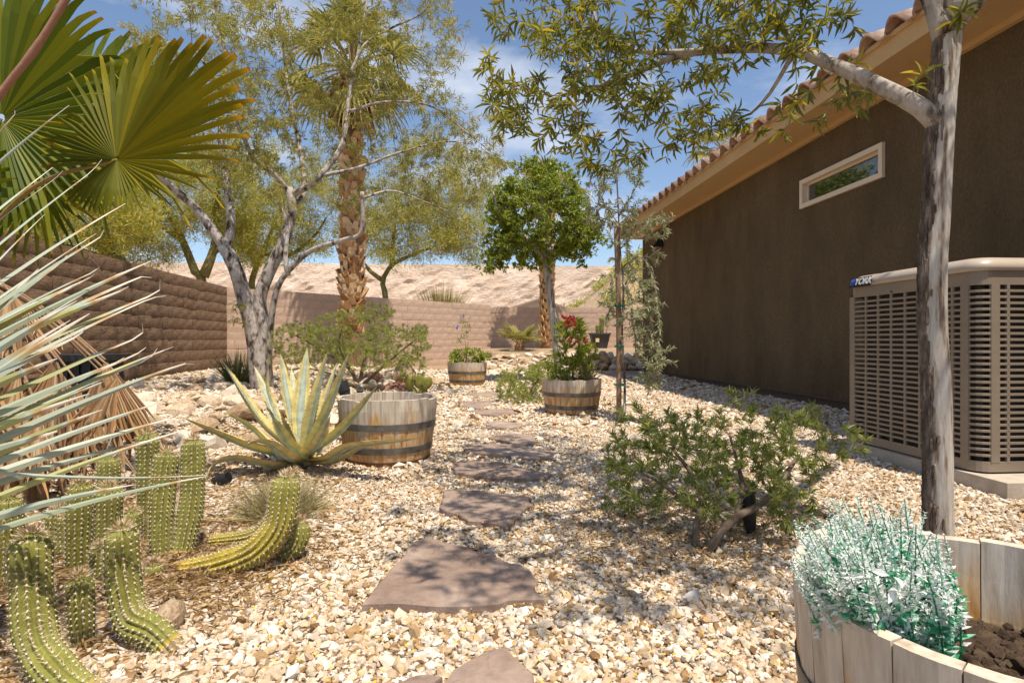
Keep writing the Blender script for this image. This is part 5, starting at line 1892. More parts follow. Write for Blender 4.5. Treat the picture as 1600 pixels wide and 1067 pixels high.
# ---- many-stemmed pale tree on the bed
rB = np.random.default_rng(82)
DB = 7.3
BB = W(408, 592, DB)
BB[2] = zground(BB[0], DB) - .06
treeB = thing('multi_stem_tree', 'many-stemmed tree with pale grey bark in front of the smooth block wall', 'tree', BB)
bz = BB + Z3 * .02
s1 = limb([bz, W(398, 530, 7.28), W(383, 470, 7.25), W(366, 415, 7.2), W(350, 385, 7.2)], 0.1209, 0.0780, .08)
s1a = limb([W(352, 388, 7.2), W(325, 350, 7.15), W(298, 318, 7.1), W(268, 292, 7.0), W(228, 250, 6.8), W(190, 190, 6.6)], 0.0663, 0.0234, .1)
s1b = limb([W(354, 392, 7.2), W(361, 350, 7.25), W(356, 300, 7.3), W(352, 270, 7.35), W(345, 200, 7.5), W(352, 90, 7.8), W(330, -20, 8)], 0.0585, 0.0156, .1)
s2 = limb([bz + (.04, .02, 0), W(410, 510, 7.3), W(405, 470, 7.3), W(418, 430, 7.32), W(440, 385, 7.35), W(452, 350, 7.4), W(457, 318, 7.4), W(450, 295, 7.4)], 0.1092, 0.0585, .08)
s2a = limb([W(452, 300, 7.4), W(425, 270, 7.2), W(400, 252, 7.0), W(385, 225, 6.8), W(350, 150, 6.5), W(300, 70, 6.3)], 0.0390, 0.0109, .1)
s2b = limb([W(455, 305, 7.4), W(480, 292, 7.35), W(500, 275, 7.3), W(535, 225, 7.5), W(545, 150, 7.7), W(560, 80, 7.9), W(575, -10, 8.1)], 0.0429, 0.0156, .1)
s2c = limb([W(454, 330, 7.4), W(475, 300, 7.5), W(470, 240, 7.8), W(452, 150, 8.0), W(440, 50, 8.2), W(430, -60, 8.3)], 0.0390, 0.0125, .1)
s2d = limb([W(545, 120, 7.75), W(570, 70, 7.9), W(610, 45, 8.0), W(660, 20, 8.1), W(690, -20, 8.2)], 0.0234, 0.0078, .1)
s3 = limb([bz + (.08, -.02, 0), W(424, 500, 7.2), W(436, 445, 7.15), W(462, 412, 7.1), W(490, 390, 7.0), W(540, 374, 6.9), W(565, 362, 6.85), W(566, 300, 6.8)], 0.0468, 0.0234, .08)
s3a = limb([W(566, 310, 6.85), W(610, 298, 7.1), W(650, 310, 7.3), W(700, 330, 7.4)], 0.0172, 0.0047, .1)
s3b = limb([W(450, 430, 7.12), W(446, 400, 7.15), W(449, 360, 7.2), W(440, 320, 7.2)], 0.0351, 0.0156, .1)
s4 = limb([W(500, 275, 7.3), W(560, 262, 7.5), W(620, 240, 7.6), W(690, 222, 7.7), W(740, 225, 7.7)], 0.0273, 0.0062, .1)
s5 = limb([W(545, 175, 7.6), W(600, 160, 7.7), W(670, 165, 7.8), W(720, 200, 7.8), W(770, 240, 7.7)], 0.0234, 0.0055, .1)
limbsB = [s1, s1a, s1b, s2, s2a, s2b, s2c, s2d, s3, s3a, s3b, s4, s5]
mb = MB()
for q, (P, R) in enumerate(limbsB):
    mb.tube(P, R, n=16 if R[0] > .06 else 9, wob=.07, seed=q + 20)
part('trunk', mb, M['bark_grey'], treeB, smooth=True)
tg = []
for (n, cx, cy, sx, sy, d0, d1) in ((75, 330, 60, 150, 110, 6.0, 8.2), (80, 480, 60, 130, 110, 7.0, 8.8), (80, 610, 60, 110, 110, 7.4, 9.2), (60, 620, 190, 110, 80, 7.4, 9.0),
                                    (40, 690, 270, 80, 60, 7.2, 8.6), (50, 500, 215, 110, 70, 7.0, 8.6), (38, 360, 190, 100, 70, 6.2, 8), (26, 230, 130, 70, 80, 6.2, 7.4),
                                    (26, 600, 320, 80, 30, 7.2, 8.4), (16, 470, 290, 70, 40, 6.4, 7.6), (22, 740, 240, 60, 70, 7.0, 8.4), (46, 450, -110, 260, 70, 6.8, 8.8), (14, 700, 60, 30, 60, 6.2, 7),
                                    (20, 390, 270, 50, 50, 6.5, 7.4), (30, 280, 170, 100, 110, 6.4, 8.0), (24, 420, 160, 90, 90, 6.6, 8.2), (16, 650, 300, 90, 40, 7.4, 8.8), (4, 378, 488, 10, 22, 7.05, 7.1)):
    tg += pxcloud(rB, int(n * 2.5), cx, cy, sx, sy, d0, d1)
tg = np.array(tg)
tw = grow(limbsB, tg, rB, seg=.10, rtip=.002, rk=.010, rmax=.022, jit=.03, upb=.15, start=5)
mb = MB()
tubes(mb, tw, 4)
part('twigs', mb, M['twig'], treeB, kind='stuff')
P, T = leaf_points(tw, rB, step=.036, f0=.15)
P = P + rB.normal(0, .03, P.shape)
# drop most leaves whose shadow lands on the feathery shrub, to let sun in
q_ = P - SV[None] / SV[2] * (P[:, 2:3] - .55)
over = (q_[:, 0] > -3.5) & (q_[:, 0] < -.9) & (q_[:, 1] > 6.7) & (q_[:, 1] < 8.7) & (rB.random(len(P)) < .72)
P, T = P[~over], T[~over]
mb = MB()
whorls(mb, P, nrm(T - Z3 * .1 + rB.normal(0, .3, P.shape)), rB, k=(4, 8), L=(.05, .10), wr=.135, spread=1.05, droop=.3, shape='low')
part('crown', mb, M['leaf_olivey'], treeB)
print('tree B leaf pts', len(P))

# ---- round green tree behind the oleander barrel
rC = np.random.default_rng(83)
CB = W(876, 600, 10.6)
CB[2] = zground(CB[0], 10.6)
treeC = thing('round_tree', 'round bright green tree on a thin pale trunk behind the oleander barrel', 'tree', CB)
st = limb([CB - Z3 * .1, W(870, 540, 10.6), W(862, 480, 10.6), W(857, 440, 10.6), W(852, 400, 10.6), W(850, 340, 10.6), W(848, 270, 10.6)], .095, .04, .12)
lc = [st, pxlimb([(853, 410, 10.6), (820, 370, 10.4), (785, 340, 10.2), (770, 300, 10.1)], .05, .015), pxlimb([(853, 400, 10.6), (885, 360, 10.8), (915, 330, 10.9), (925, 300, 11)], .05, .015),
      pxlimb([(851, 370, 10.6), (860, 320, 10.2), (880, 280, 10.0)], .04, .015), pxlimb([(851, 360, 10.6), (830, 310, 11.1), (810, 270, 11.3)], .04, .015)]
mb = MB()
for q, (P, R) in enumerate(lc):
    mb.tube(P, R, n=12, wob=.05, seed=q + 50)
part('trunk', mb, M['bark_pale'], treeC, smooth=True)
tg = np.vstack((blob(rC, W(845, 345, 10.6), (1.08, 1.0, .92), 420, .25), blob(rC, W(800, 380, 10.4), (.55, .6, .45), 110), blob(rC, W(905, 370, 10.7), (.5, .6, .5), 110),
                blob(rC, W(845, 275, 10.6), (.75, .7, .45), 70), blob(rC, W(765, 410, 10.3), (.25, .3, .25), 18), blob(rC, W(780, 310, 10.4), (.35, .4, .4), 26)))
tw = grow(lc, tg, rC, seg=.10, rtip=.002, rk=.01, rmax=.02, jit=.03, start=4)
mb = MB()
tubes(mb, tw, 4)
part('twigs', mb, M['twig'], treeC, kind='stuff')
P, T = leaf_points(tw, rC, step=.024, f0=.15)
P = P + rC.normal(0, .045, P.shape)
mb = MB()
whorls(mb, P, nrm(T - Z3 * .3 + rC.normal(0, .5, P.shape)), rC, k=(6, 11), L=(.05, .085), wr=.36, spread=1.1, droop=.4, shape='low')
part('crown', mb, M['leaf_green'], treeC)
print('tree C leaf pts', len(P))

# ---- staked olive
rD = np.random.default_rng(84)
DO = 5.55
OB = GP(975, 664)
olive = thing('olive_sapling', 'weeping grey green olive sapling tied to the wooden stake', 'tree', OB)
ost = limb([OB - Z3 * .04, W(976, 600, 5.6), W(972, 520, 5.6), W(974, 450, 5.6), W(968, 380, 5.58), W(966, 320, 5.55), W(963, 270, 5.5), W(960, 235, 5.5)], .014, .007, .06)
ol = [ost, pxlimb([(973, 450, 5.6), (990, 430, 5.5), (1010, 470, 5.4), (1020, 540, 5.35), (1012, 600, 5.3)], .008, .002, .06),
      pxlimb([(970, 420, 5.6), (1000, 400, 5.5), (1022, 440, 5.45), (1030, 510, 5.4), (1026, 590, 5.35)], .008, .002, .06),
      pxlimb([(968, 390, 5.58), (1000, 360, 5.6), (1030, 340, 5.6), (1042, 345, 5.6)], .007, .002, .06), pxlimb([(966, 350, 5.55), (940, 310, 5.4), (935, 260, 5.4), (940, 240, 5.4)], .007, .002, .06),
      pxlimb([(972, 470, 5.6), (955, 480, 5.5), (948, 500, 5.45)], .005, .002, .05), pxlimb([(966, 340, 5.55), (990, 300, 5.6), (1000, 270, 5.6)], .007, .002, .06),
      pxlimb([(973, 440, 5.6), (985, 470, 5.45), (992, 530, 5.4), (996, 560, 5.4)], .006, .002, .06)]
mb = MB()
for q, (P, R) in enumerate(ol):
    mb.tube(P, R, n=7, wob=.04, seed=q)
part('trunk', mb, M['bark_grey'], olive, smooth=True)
tg = []
for (n, cx, cy, sx, sy, d0, d1) in ((34, 962, 300, 45, 70, 5.3, 5.8), (24, 990, 390, 40, 60, 5.3, 5.8), (30, 1012, 500, 26, 70, 5.2, 5.6), (22, 1018, 570, 22, 40, 5.2, 5.5), (18, 980, 470, 30, 50, 5.4, 5.7),
                                    (12, 940, 340, 22, 60, 5.3, 5.7), (12, 1025, 350, 22, 30, 5.4, 5.7)):
    tg += pxcloud(rD, n, cx, cy, sx, sy, d0, d1)
tg += [q_ + rD.normal(0, .05, 3) for q_ in tg]
tw = grow(ol, np.array(tg), rD, seg=.05, rtip=.0012, rk=.006, rmax=.004, jit=.012, upb=-.1, sag=.3, start=3)
mb = MB()
tubes(mb, tw, 4)
tubes(mb, ol[1:3], 5)
part('twigs', mb, M['leaf_olive'], olive, kind='stuff')
P, T = leaf_points(tw + ol[1:], rD, step=.015, f0=.08)
mb = MB()
whorls(mb, P, T, rD, k=(2, 4), L=(.04, .07), wr=.24, spread=.75, droop=.15, shape='mid')
part('crown', mb, M['leaf_olive'], olive)
stk = thing('wooden_stake', 'round wooden stake holding up the olive sapling', 'stake', GP(966, 660))
mb = MB()
mb.tube(smooth_path([GP(967, 660) - Z3 * .05, W(967, 560, 5.54), W(966, 460, 5.54), W(963, 358, 5.54)], 24), .025, n=14, wob=.03, seed=9)
part('post', mb, M['stake'], stk, smooth=True)
for py in (478, 541, 601, 645):
    c_ = W(966, py, 5.54)
    th = np.linspace(0, 2 * math.pi, 19)
    mb = MB()
    cen = c_ + np.array((.010, .01, 0))
    Pt = np.array([cen + np.array((.040 * math.cos(t), .040 * math.sin(t), .004 * math.sin(2 * t))) for t in th])
    mb.tube(Pt, .009, n=5, cap=False)
    part('tie_tape', mb, M['tape'], stk)

# ---- palo verde trees beyond the walls
def wispy(label, trunk_lists, clouds, seed, nleaf=1.0):
    r = np.random.default_rng(seed)
    b = W(*trunk_lists[0][0][0])
    b[2] = 0
    t = thing('palo_verde', label, 'tree', b, 'wispy yellow green trees beyond the block walls')
    ls = []
    for k, (pts, r0, r1) in enumerate(trunk_lists):
        Q = [W(*q) for q in pts]
        if k == 0:
            Q = [np.array((Q[0][0], Q[0][1], -.1))] + Q
        ls.append(limb(Q, r0, r1, .3))
    mb = MB()
    for q, (P, R) in enumerate(ls):
        mb.tube(P, R, n=10, wob=.05, seed=q)
    part('trunk', mb, M['bark_green'], t, smooth=True)
    tg = []
    for c_ in clouds:
        tg += pxcloud(r, int(c_[0] * 1.8), *c_[1:])
    tw = grow(ls, np.array(tg), r, seg=.3, rtip=.006, rk=.008, rmax=.04, jit=.07, start=2, upb=.3)
    mb = MB()
    tubes(mb, tw, 4)
    part('twigs', mb, M['bark_green'], t, kind='stuff')
    P, T = leaf_points(tw, r, step=.07, f0=.12)
    n = len(P)
    k = int(18 * nleaf)
    PP = np.repeat(P, k, 0) + r.normal(0, .17, (n * k, 3))
    D = np.repeat(T, k, 0) * .5 + r.normal(0, .7, (n * k, 3)) - Z3 * .35
    mb = MB()
    leaves(mb, PP, D, r.normal(0, 1, PP.shape), r.uniform(.08, .22, n * k), r.uniform(.005, .011, n * k), 'low')
    part('crown', mb, M['leaf_paloverde'], t)
    print(label[:20], n * k)


wispy('wispy tree with a forked green trunk rising over the slump block wall end',
      [([(316, 445, 19), (305, 425, 19), (285, 375, 19), (262, 330, 18.8), (235, 280, 18.5)], .24, .06), ([(318, 432, 19), (335, 385, 19.2), (338, 330, 19.4), (342, 280, 19.6)], .17, .05),
       ([(330, 400, 19.1), (360, 370, 19.4), (395, 340, 19.8)], .10, .03), ([(285, 375, 19), (245, 350, 18.6), (205, 330, 18.2)], .10, .03)],
      [(60, 250, 300, 110, 70, 17, 21), (50, 340, 310, 80, 80, 18, 21), (30, 180, 350, 80, 50, 17, 20), (24, 300, 240, 130, 60, 17, 20), (30, 390, 370, 50, 50, 18.5, 21), (20, 230, 390, 60, 30, 18, 20)], 91)
wispy('wispy spreading tree with low leaning limbs behind the slump block wall',
      [([(200, 440, 15), (165, 395, 14.8), (120, 365, 14.5), (60, 345, 14.2), (0, 335, 14)], .20, .05), ([(200, 430, 15), (170, 370, 15), (150, 345, 15), (125, 310, 15)], .14, .04),
       ([(180, 410, 14.9), (110, 385, 14.6), (50, 372, 14.4)], .09, .03)],
      [(50, 120, 335, 110, 55, 13.5, 16), (40, 40, 320, 80, 60, 13.5, 15.5), (30, 190, 320, 60, 60, 14, 16)], 92)
wispy('wispy tree on a pale green trunk in front of the cliff',
      [([(393, 456, 21), (396, 430, 21), (410, 395, 21), (425, 360, 21), (445, 310, 21)], .19, .05), ([(400, 415, 21), (385, 385, 21.3), (372, 340, 21.5)], .11, .04),
       ([(412, 395, 21), (450, 400, 20.6), (490, 370, 20.4), (510, 340, 20.2)], .11, .03)],
      [(50, 400, 340, 80, 60, 19.5, 23), (24, 470, 270, 110, 50, 19.5, 22), (50, 480, 330, 80, 70, 19.5, 22), (20, 440, 390, 60, 20, 20, 22)], 93)
wispy('wispy dark stemmed tree between the two tall palms',
      [([(603, 470, 20.5), (598, 440, 20.5), (612, 415, 20.5), (640, 400, 20.4), (680, 385, 20.3)], .17, .04), ([(600, 440, 20.5), (575, 420, 20.8), (560, 390, 21), (590, 340, 21)], .09, .03),
       ([(612, 415, 20.5), (615, 370, 20.6), (620, 320, 20.7)], .09, .03)],
      [(55, 640, 360, 90, 50, 19, 22), (45, 690, 330, 70, 60, 19, 22), (24, 720, 290, 70, 60, 19.5, 22), (40, 590, 340, 70, 60, 19.5, 22), (16, 730, 380, 40, 30, 19.5, 21.5), (20, 660, 260, 70, 40, 19.5, 22)], 94)

# ================================================================== shrubs
def shrub(name, label, base, stems, targets, matname, seed, L, wr, k=(9, 14), seg=.04, step=.03, f0=.45, shape='mid', twig='twig', spread=.8, rk=.008, group=None, stemmat='bark_brown', cat='shrub',
          droop=.05, rmax=.012):
    r = np.random.default_rng(seed)
    t = thing(name, label, cat, base, group)
    mb = MB()
    for q, (P, R) in enumerate(stems):
        mb.tube(P, R, n=10, wob=.06, seed=q)
    part('stems', mb, M[stemmat], t, smooth=True)
    tw = grow(stems, targets, r, seg=seg, rtip=.0013, rk=rk, rmax=rmax, jit=.012, start=2)
    mb = MB()
    tubes(mb, tw, 4)
    part('twigs', mb, M[twig], t, kind='stuff')
    P, T = leaf_points(tw, r, step=step, f0=f0)
    mb = MB()
    whorls(mb, P, nrm(T + Z3 * .3), r, k=k, L=L, wr=wr, spread=spread, droop=droop, shape=shape)
    part('foliage', mb, M[matname], t)
    print(name, len(P))
    return t


r = np.random.default_rng(101)
s0 = W(1098, 868, 2.14)
s0[2] = -.03
stems = [limb([s0, W(1120, 840, 2.16), W(1150, 808, 2.2), W(1185, 790, 2.24), W(1215, 760, 2.3), W(1245, 715, 2.4)], .020, .008, .03), limb([s0 + (-.02, .02, 0), W(1088, 820, 2.2), W(1096, 785, 2.3), W(1080, 740, 2.4), W(1050, 700, 2.5)], .017, .006, .03),
         limb([W(1150, 808, 2.2), W(1160, 760, 2.35), W(1150, 715, 2.5), W(1140, 680, 2.6)], .012, .005, .03), limb([W(1092, 800, 2.26), W(1040, 760, 2.3), W(990, 730, 2.4)], .010, .004, .03)]
tg = []
for (n, cx, cy, sx, sy, d0, d1) in ((62, 1040, 710, 100, 50, 2.2, 2.9), (52, 1130, 700, 120, 60, 2.2, 3.0), (40, 1230, 705, 85, 55, 2.2, 2.8), (24, 1000, 760, 70, 40, 2.15, 2.6), (26, 1150, 770, 90, 40, 2.05, 2.5),
                                    (16, 1245, 660, 45, 30, 2.4, 2.9), (5, 1160, 625, 22, 16, 2.6, 2.8), (14, 1060, 665, 60, 20, 2.5, 3.0), (16, 1230, 790, 40, 40, 2.1, 2.4), (7, 1010, 650, 50, 16, 2.5, 2.9), (6, 1330, 700, 40, 30, 2.3, 2.6)):
    tg += pxcloud(r, int(n * 1.4), cx, cy, sx, sy, d0, d1)
shrub('leafy_shrub', 'open shrub with whorled narrow leaves on the gravel before the air conditioner', s0, stems, np.array(tg), 'leaf_shrub', 102, (.030, .055), .145, k=(8, 13), step=.033, f0=.68, spread=.72, droop=-.08)

r = np.random.default_rng(103)
s0 = W(560, 598, 8.0)
s0[2] = zground(s0[0], 8.0) - .03
stems = [limb([s0, W(545, 575, 7.9), W(500, 545, 7.7), W(455, 520, 7.5)], .03, .01, .08), limb([s0, W(570, 560, 8.0), W(580, 520, 8.0), W(575, 495, 8.0)], .03, .01, .08),
         limb([s0, W(590, 580, 7.8), W(625, 550, 7.8), W(650, 530, 7.8)], .03, .01, .08), limb([W(545, 575, 7.9), W(530, 540, 7.5), W(535, 510, 7.3)], .02, .008, .08), limb([s0, W(520, 585, 7.4), W(480, 575, 7.1)], .02, .008, .08)]
tg = []
for (n, cx, cy, sx, sy, d0, d1) in ((70, 480, 535, 60, 34, 7.0, 8.2), (75, 545, 520, 70, 34, 7.0, 8.4), (70, 620, 540, 52, 34, 7.2, 8.4), (22, 585, 488, 34, 14, 7.6, 8.3), (36, 540, 560, 90, 22, 6.9, 7.6), (10, 450, 560, 30, 20, 7, 7.5),
                                    (22, 645, 575, 22, 26, 7.2, 7.8), (14, 655, 520, 14, 14, 7.6, 8.2)):
    tg += pxcloud(r, int(n * 3.2), cx, cy, sx, sy, d0, d1)
shrub('feathery_shrub', 'wide feathery light green shrub on the bed behind the empty barrel', s0, stems, np.array(tg), 'leaf_pale', 104, (.032, .055), .13, k=(7, 11), seg=.08, step=.034, f0=.52, shape='low', rmax=.012, spread=.75, droop=-.08)

r = np.random.default_rng(105)
s0 = W(820, 628, 7.35)
s0[2] = -.02
stems = [limb([s0, W(810, 610, 7.4), W(795, 598, 7.5)], .012, .005, .05), limb([s0, W(835, 600, 7.5), W(850, 585, 7.7)], .012, .005, .05), limb([s0, W(822, 600, 7.6), W(825, 580, 7.8)], .012, .005, .05)]
tg = []
for (n, cx, cy, sx, sy, d0, d1) in ((120, 815, 598, 40, 24, 7.0, 8.0), (90, 852, 583, 30, 18, 7.3, 8.2), (30, 800, 610, 25, 15, 6.9, 7.5), (12, 826, 628, 22, 8, 6.9, 7.2)):
    tg += pxcloud(r, n, cx, cy, sx, sy, d0, d1)
shrub('low_shrub', 'low pale green shrub sprawling before the oleander barrel and thin trunk', s0, stems, np.array(tg), 'leaf_pale', 106, (.03, .055), .2, k=(6, 10), seg=.07, step=.026, f0=.3, shape='low')

# ---- plants in the barrels
def pot_plant(name, label, base, targets, matname, seed, L, wr, n_st=5, k=(5, 9), step=.035, f0=.25, shape='mid', spread=.9, cat='plant', droop=.1, spreadr=.06, stemmat='bark_green'):
    r = np.random.default_rng(seed)
    stems = []
    base = np.asarray(base, float)
    for i in range(n_st):
        a = r.uniform(0, 6.28)
        e = base + np.array((math.cos(a), math.sin(a), 0)) * spreadr
        tpt = targets[r.integers(len(targets))]
        stems.append(limb([base + (e - base) * .5 - Z3 * .02, e + (tpt - e) * .3 + Z3 * .03, e + (tpt - e) * .6], .006, .003, .04))
    return shrub(name, label, base, stems, np.asarray(targets), matname, seed, L, wr, k=k, seg=.05, step=step, f0=f0, shape=shape, spread=spread, cat=cat, droop=droop, stemmat=stemmat, rmax=.005)


r = np.random.default_rng(111)
b2 = np.array((B2[0], B2[1], .32))
tg = pxcloud(r, 60, 897, 545, 24, 40, 6.0, 6.4) + pxcloud(r, 20, 893, 515, 22, 18, 6.05, 6.35) + pxcloud(r, 26, 905, 575, 26, 20, 6.0, 6.4)
tg = np.array(tg)
ole = pot_plant('oleander', 'oleander with red flowers growing in the half barrel', b2, tg, 'leaf_green', 112, (.07, .13), .14, n_st=7, k=(3, 6), step=.05, spread=.5, shape='mid', droop=-.15)
mb = MB()
fl = [W(*q) for q in ((888, 500, 6.1), (893, 497, 6.15), (897, 503, 6.1), (880, 500, 6.1), (886, 506, 6.05), (901, 507, 6.1), (892, 509, 6.05), (890, 530, 6.0), (913, 531, 6.05), (899, 532, 6.0), (894, 500, 6.2))]
for c_ in fl:
    for q in range(2):
        cc_ = c_ + r.normal(0, .018, 3)
        D = nrm(r.normal(0, 1, (5, 3)) + np.array((0, -.8, .3)))
        leaves(mb, np.repeat(cc_[None], 5, 0), D, r.normal(0, .4, (5, 3)) + np.array((0, -1, .3)), r.uniform(.028, .042, 5), .026, 'mid', r.random(5))
part('flowers', mb, M['petal_red'], ole, kind='stuff')
tg = np.array(pxcloud(r, 26, 866, 570, 16, 24, 6.0, 6.3) + pxcloud(r, 22, 872, 585, 18, 12, 5.95, 6.2) + pxcloud(r, 16, 922, 545, 14, 18, 6.1, 6.3))
pot_plant('leafy_plant', 'bright leafy green plant growing low beside the oleander stems', b2 + (-.10, -.05, 0), tg, 'leaf_green', 113, (.03, .06), .2, n_st=6, k=(4, 7))


def tuft(name, label, base, n, L, matname, seed, spread=.6, w=.004, cat='grass', curve=.5, r0=.05, group=None):
    r = np.random.default_rng(seed)
    t = thing(name, label, cat, base, group)
    mb = MB()
    for i in range(n):
        a = r.uniform(0, 6.28)
        el = math.pi / 2 - abs(r.normal(0, spread))
        d = np.array((math.cos(a) * math.cos(el), math.sin(a) * math.cos(el), math.sin(max(el, .05))))
        l = L * r.uniform(.5, 1.1)
        p0 = np.asarray(base) + np.array((math.cos(a), math.sin(a), 0)) * r0 * r.random()
        s = np.linspace(0, 1, 6)[:, None]
        P = p0 + d * l * s + (np.array((d[0], d[1], -.6)) * curve * l * .5) * s ** 2.2
        sd = nrm(np.cross(d, r.normal(0, 1, 3)))
        hw = (w / 2 * (1 - s ** 2) + .0003)
        V = np.stack((P - sd * hw, P + sd * hw), 1).reshape(-1, 3)
        Q = [(2 * q, 2 * q + 1, 2 * q + 3, 2 * q + 2) for q in range(5)]
        mb.add(V, Q=Q, rnd=r.random())
    part('blades', mb, M[matname], t)
    return t


tuft('dry_grass', 'dry tan grass at the edge of the oleander barrel', b2 + (.16, -.04, 0), 240, .34, 'drygrass', 114, .35, .004)
b3 = np.array((B3[0], B3[1], .37))
tg = np.array(pxcloud(r, 60, 728, 556, 30, 12, 9.7, 10.1) + pxcloud(r, 12, 708, 560, 10, 8, 9.6, 9.9) + pxcloud(r, 10, 752, 560, 12, 8, 9.6, 10))
pot_plant('leafy_plant', 'dark leafy mound filling the half barrel at the path end', b3, tg, 'leaf_green', 115, (.04, .07), .42, n_st=8, k=(4, 7), step=.04, spreadr=.15, shape='low')
tg = np.array(pxcloud(r, 14, 727, 510, 9, 16, 9.8, 10) + pxcloud(r, 6, 724, 530, 8, 10, 9.8, 10))
tp = pot_plant('flowering_stem', 'tall thin stem with small purple flowers above the leafy barrel', b3 + (-.03, 0, 0), tg, 'leaf_shrub', 116, (.05, .08), .25, n_st=3, k=(2, 4), step=.08, spreadr=.02, shape='low')
mb = MB()
for q in ((720, 495, 9.8), (715, 512, 9.8), (725, 493, 9.85), (714, 509, 9.8)):
    D = nrm(r.normal(0, 1, (6, 3)))
    leaves(mb, np.repeat(W(*q)[None], 6, 0), D, r.normal(0, 1, (6, 3)), .045, .032, 'low')
part('flowers', mb, M['petal_purple'], tp, kind='stuff')

# white and green shrub in the nearer barrel: arching sprays of pale leaves
r = np.random.default_rng(121)
b4 = np.array((.60, .86, .282))
ws = thing('white_shrub', 'bushy plant with white bleached leaves and teal green sprays in the nearer barrel', 'plant', b4)
tips = []
for (n, cx, cy, sx, sy, d0, d1) in ((60, 1340, 830, 95, 40, .74, .98), (40, 1300, 880, 70, 50, .72, .92), (44, 1390, 860, 80, 55, .70, .95), (20, 1260, 870, 25, 60, .78, .92), (14, 1460, 860, 34, 30, .8, .92), (24, 1290, 850, 60, 60, .8, .98), (14, 1330, 905, 60, 20, .76, .84),
                                    (14, 1420, 930, 40, 26, .76, .84), (26, 1350, 795, 100, 24, .82, .98), (5, 1475, 935, 16, 8, .72, .78)):
    tips += pxcloud(r, n, cx, cy, sx, sy, d0, d1)
paths = []
for tpt in tips:
    p0 = b4 + np.array((*r.normal(0, .035, 2), -.01))
    m1 = p0 + (tpt - p0) * np.array((.56, .56, .52)) + Z3 * .012 + r.normal(0, .012, 3)
    P = smooth_path([p0, m1, tpt], 12)
    paths.append((P, np.linspace(.0018, .0007, 12)))
mb = MB()
tubes(mb, paths, 4)
part('stems', mb, M['leaf_teal'], ws)
gm, wm = MB(), MB()
for P, R in paths:
    T = nrm(np.gradient(P, axis=0))
    s = np.linspace(0, 1, 12)
    for t in np.arange(.34, 1.0, .016):
        f = t * 11
        q = min(10, int(f))
        p = P[q] + (P[q + 1] - P[q]) * (f - q)
        a = nrm(np.cross(T[q], r.normal(0, 1, 3)))
        k = 3 if t > .6 else 2
        D = np.array([nrm(T[q] * .7 + nrm(np.cross(T[q], r.normal(0, 1, 3)))) for _ in range(k)])
        white = r.random() < np.interp(t, [.3, .55, .85, 1], [.25, .55, .85, .97])
        l = np.interp(t, [.3, .7, 1], [.021, .012, .005]) * r.uniform(.7, 1.25, k)
        leaves(wm if white else gm, np.repeat(p[None], k, 0), D, r.normal(0, .45, (k, 3)) + SV, l, l * .42, 'mid')
for _ in range(14):                                  # broad bleached leaves near the middle
    p = W(r.uniform(1340, 1430), r.uniform(890, 940), r.uniform(.73, .80))
    D = nrm(r.normal(0, 1, (1, 3)) + np.array((0, -.6, -.5)))
    leaves(wm, p[None], D, np.array([[.2, -1, .6]]), r.uniform(.018, .028), .010, 'lance')
part('green_leaves', gm, M['leaf_teal'], ws)
part('white_leaves', wm, M['leaf_white'], ws)
# soil crumbs in that barrel
mb = MB()
n = 450
a, q = r.uniform(0, 6.28, n), np.sqrt(r.random(n)) * .24
for i in range(n):
    s = r.uniform(.003, .012)
    mb.add(ICO_V * s * (1 + r.normal(0, .25, (12, 1))) + (B4[0] + q[i] * math.cos(a[i]), B4[1] + q[i] * math.sin(a[i]), .278 + r.uniform(-.004, .010)), T=ICO_T, rnd=r.random())
part('soil_crumbs', mb, M['soil'], kind='stuff')

# ---- grasses and little plants
tuft('dry_tuft', 'round tuft of dry grass between the bent cactus and agave', np.array((-1.04, 2.58, 0)), 1500, .20, 'drygrass', 131, .8, .0026, r0=.13)
p = W(372, 600, 8.2)
tuft('grass_tuft', 'dark spiky grass tuft at the foot of the pale tree', np.array((p[0], 8.2, zground(p[0], 8.2))), 260, .62, 'grass', 132, .42, .012, r0=.15)
p = W(690, 470, 23)
yb = tuft('yellow_broom', 'yellow green broom bush showing over the smooth wall', np.array((p[0], 23, .9)), 1300, 2.3, 'yellowbush', 133, .55, .02, cat='shrub', curve=.2, r0=.4)
mb = MB()
mb.tube([np.array((p[0], 23, -.1)), np.array((p[0] + .1, 23, .5)), np.array((p[0], 23, 1.0))], [.14, .10, .12], n=8)
part('stem', mb, M['bark_green'], yb)
r = np.random.default_rng(134)
for (px, py, d, sc, lab) in ((448, 640, 6.0, .16, 'small tuft of dry stems behind the agave'), (760, 545, 15.6, .3, 'sparse green weed beside the far rocks'), (915, 545, 16.5, .3, 'green weed before the dark square pot')):
    p = W(px, py, d)
    tuft('weed', lab, np.array((p[0], d, zground(p[0], d))), 120, sc, 'drygrass' if d < 8 else 'grass', int(d * 10), .6, .006 if d < 8 else .014, r0=.1)
# prickly pear at the end of the shrub
pp0 = W(652, 612, 7.3)
pp0[2] = zground(pp0[0], 7.3)
pear = thing('prickly_pear', 'small prickly pear at the foot of the feathery shrub', 'cactus', pp0)


def pad_mesh(c_, up, nor, h, w, th):
    up, nor = nrm(up), nrm(nor)
    sd = np.cross(up, nor)
    V = ICO2_V * np.array((w / 2, th / 2, h / 2))
    return MB().add(c_ + V[:, 0:1] * sd + V[:, 1:2] * nor + V[:, 2:3] * up, T=ICO2_T, rnd=.45)


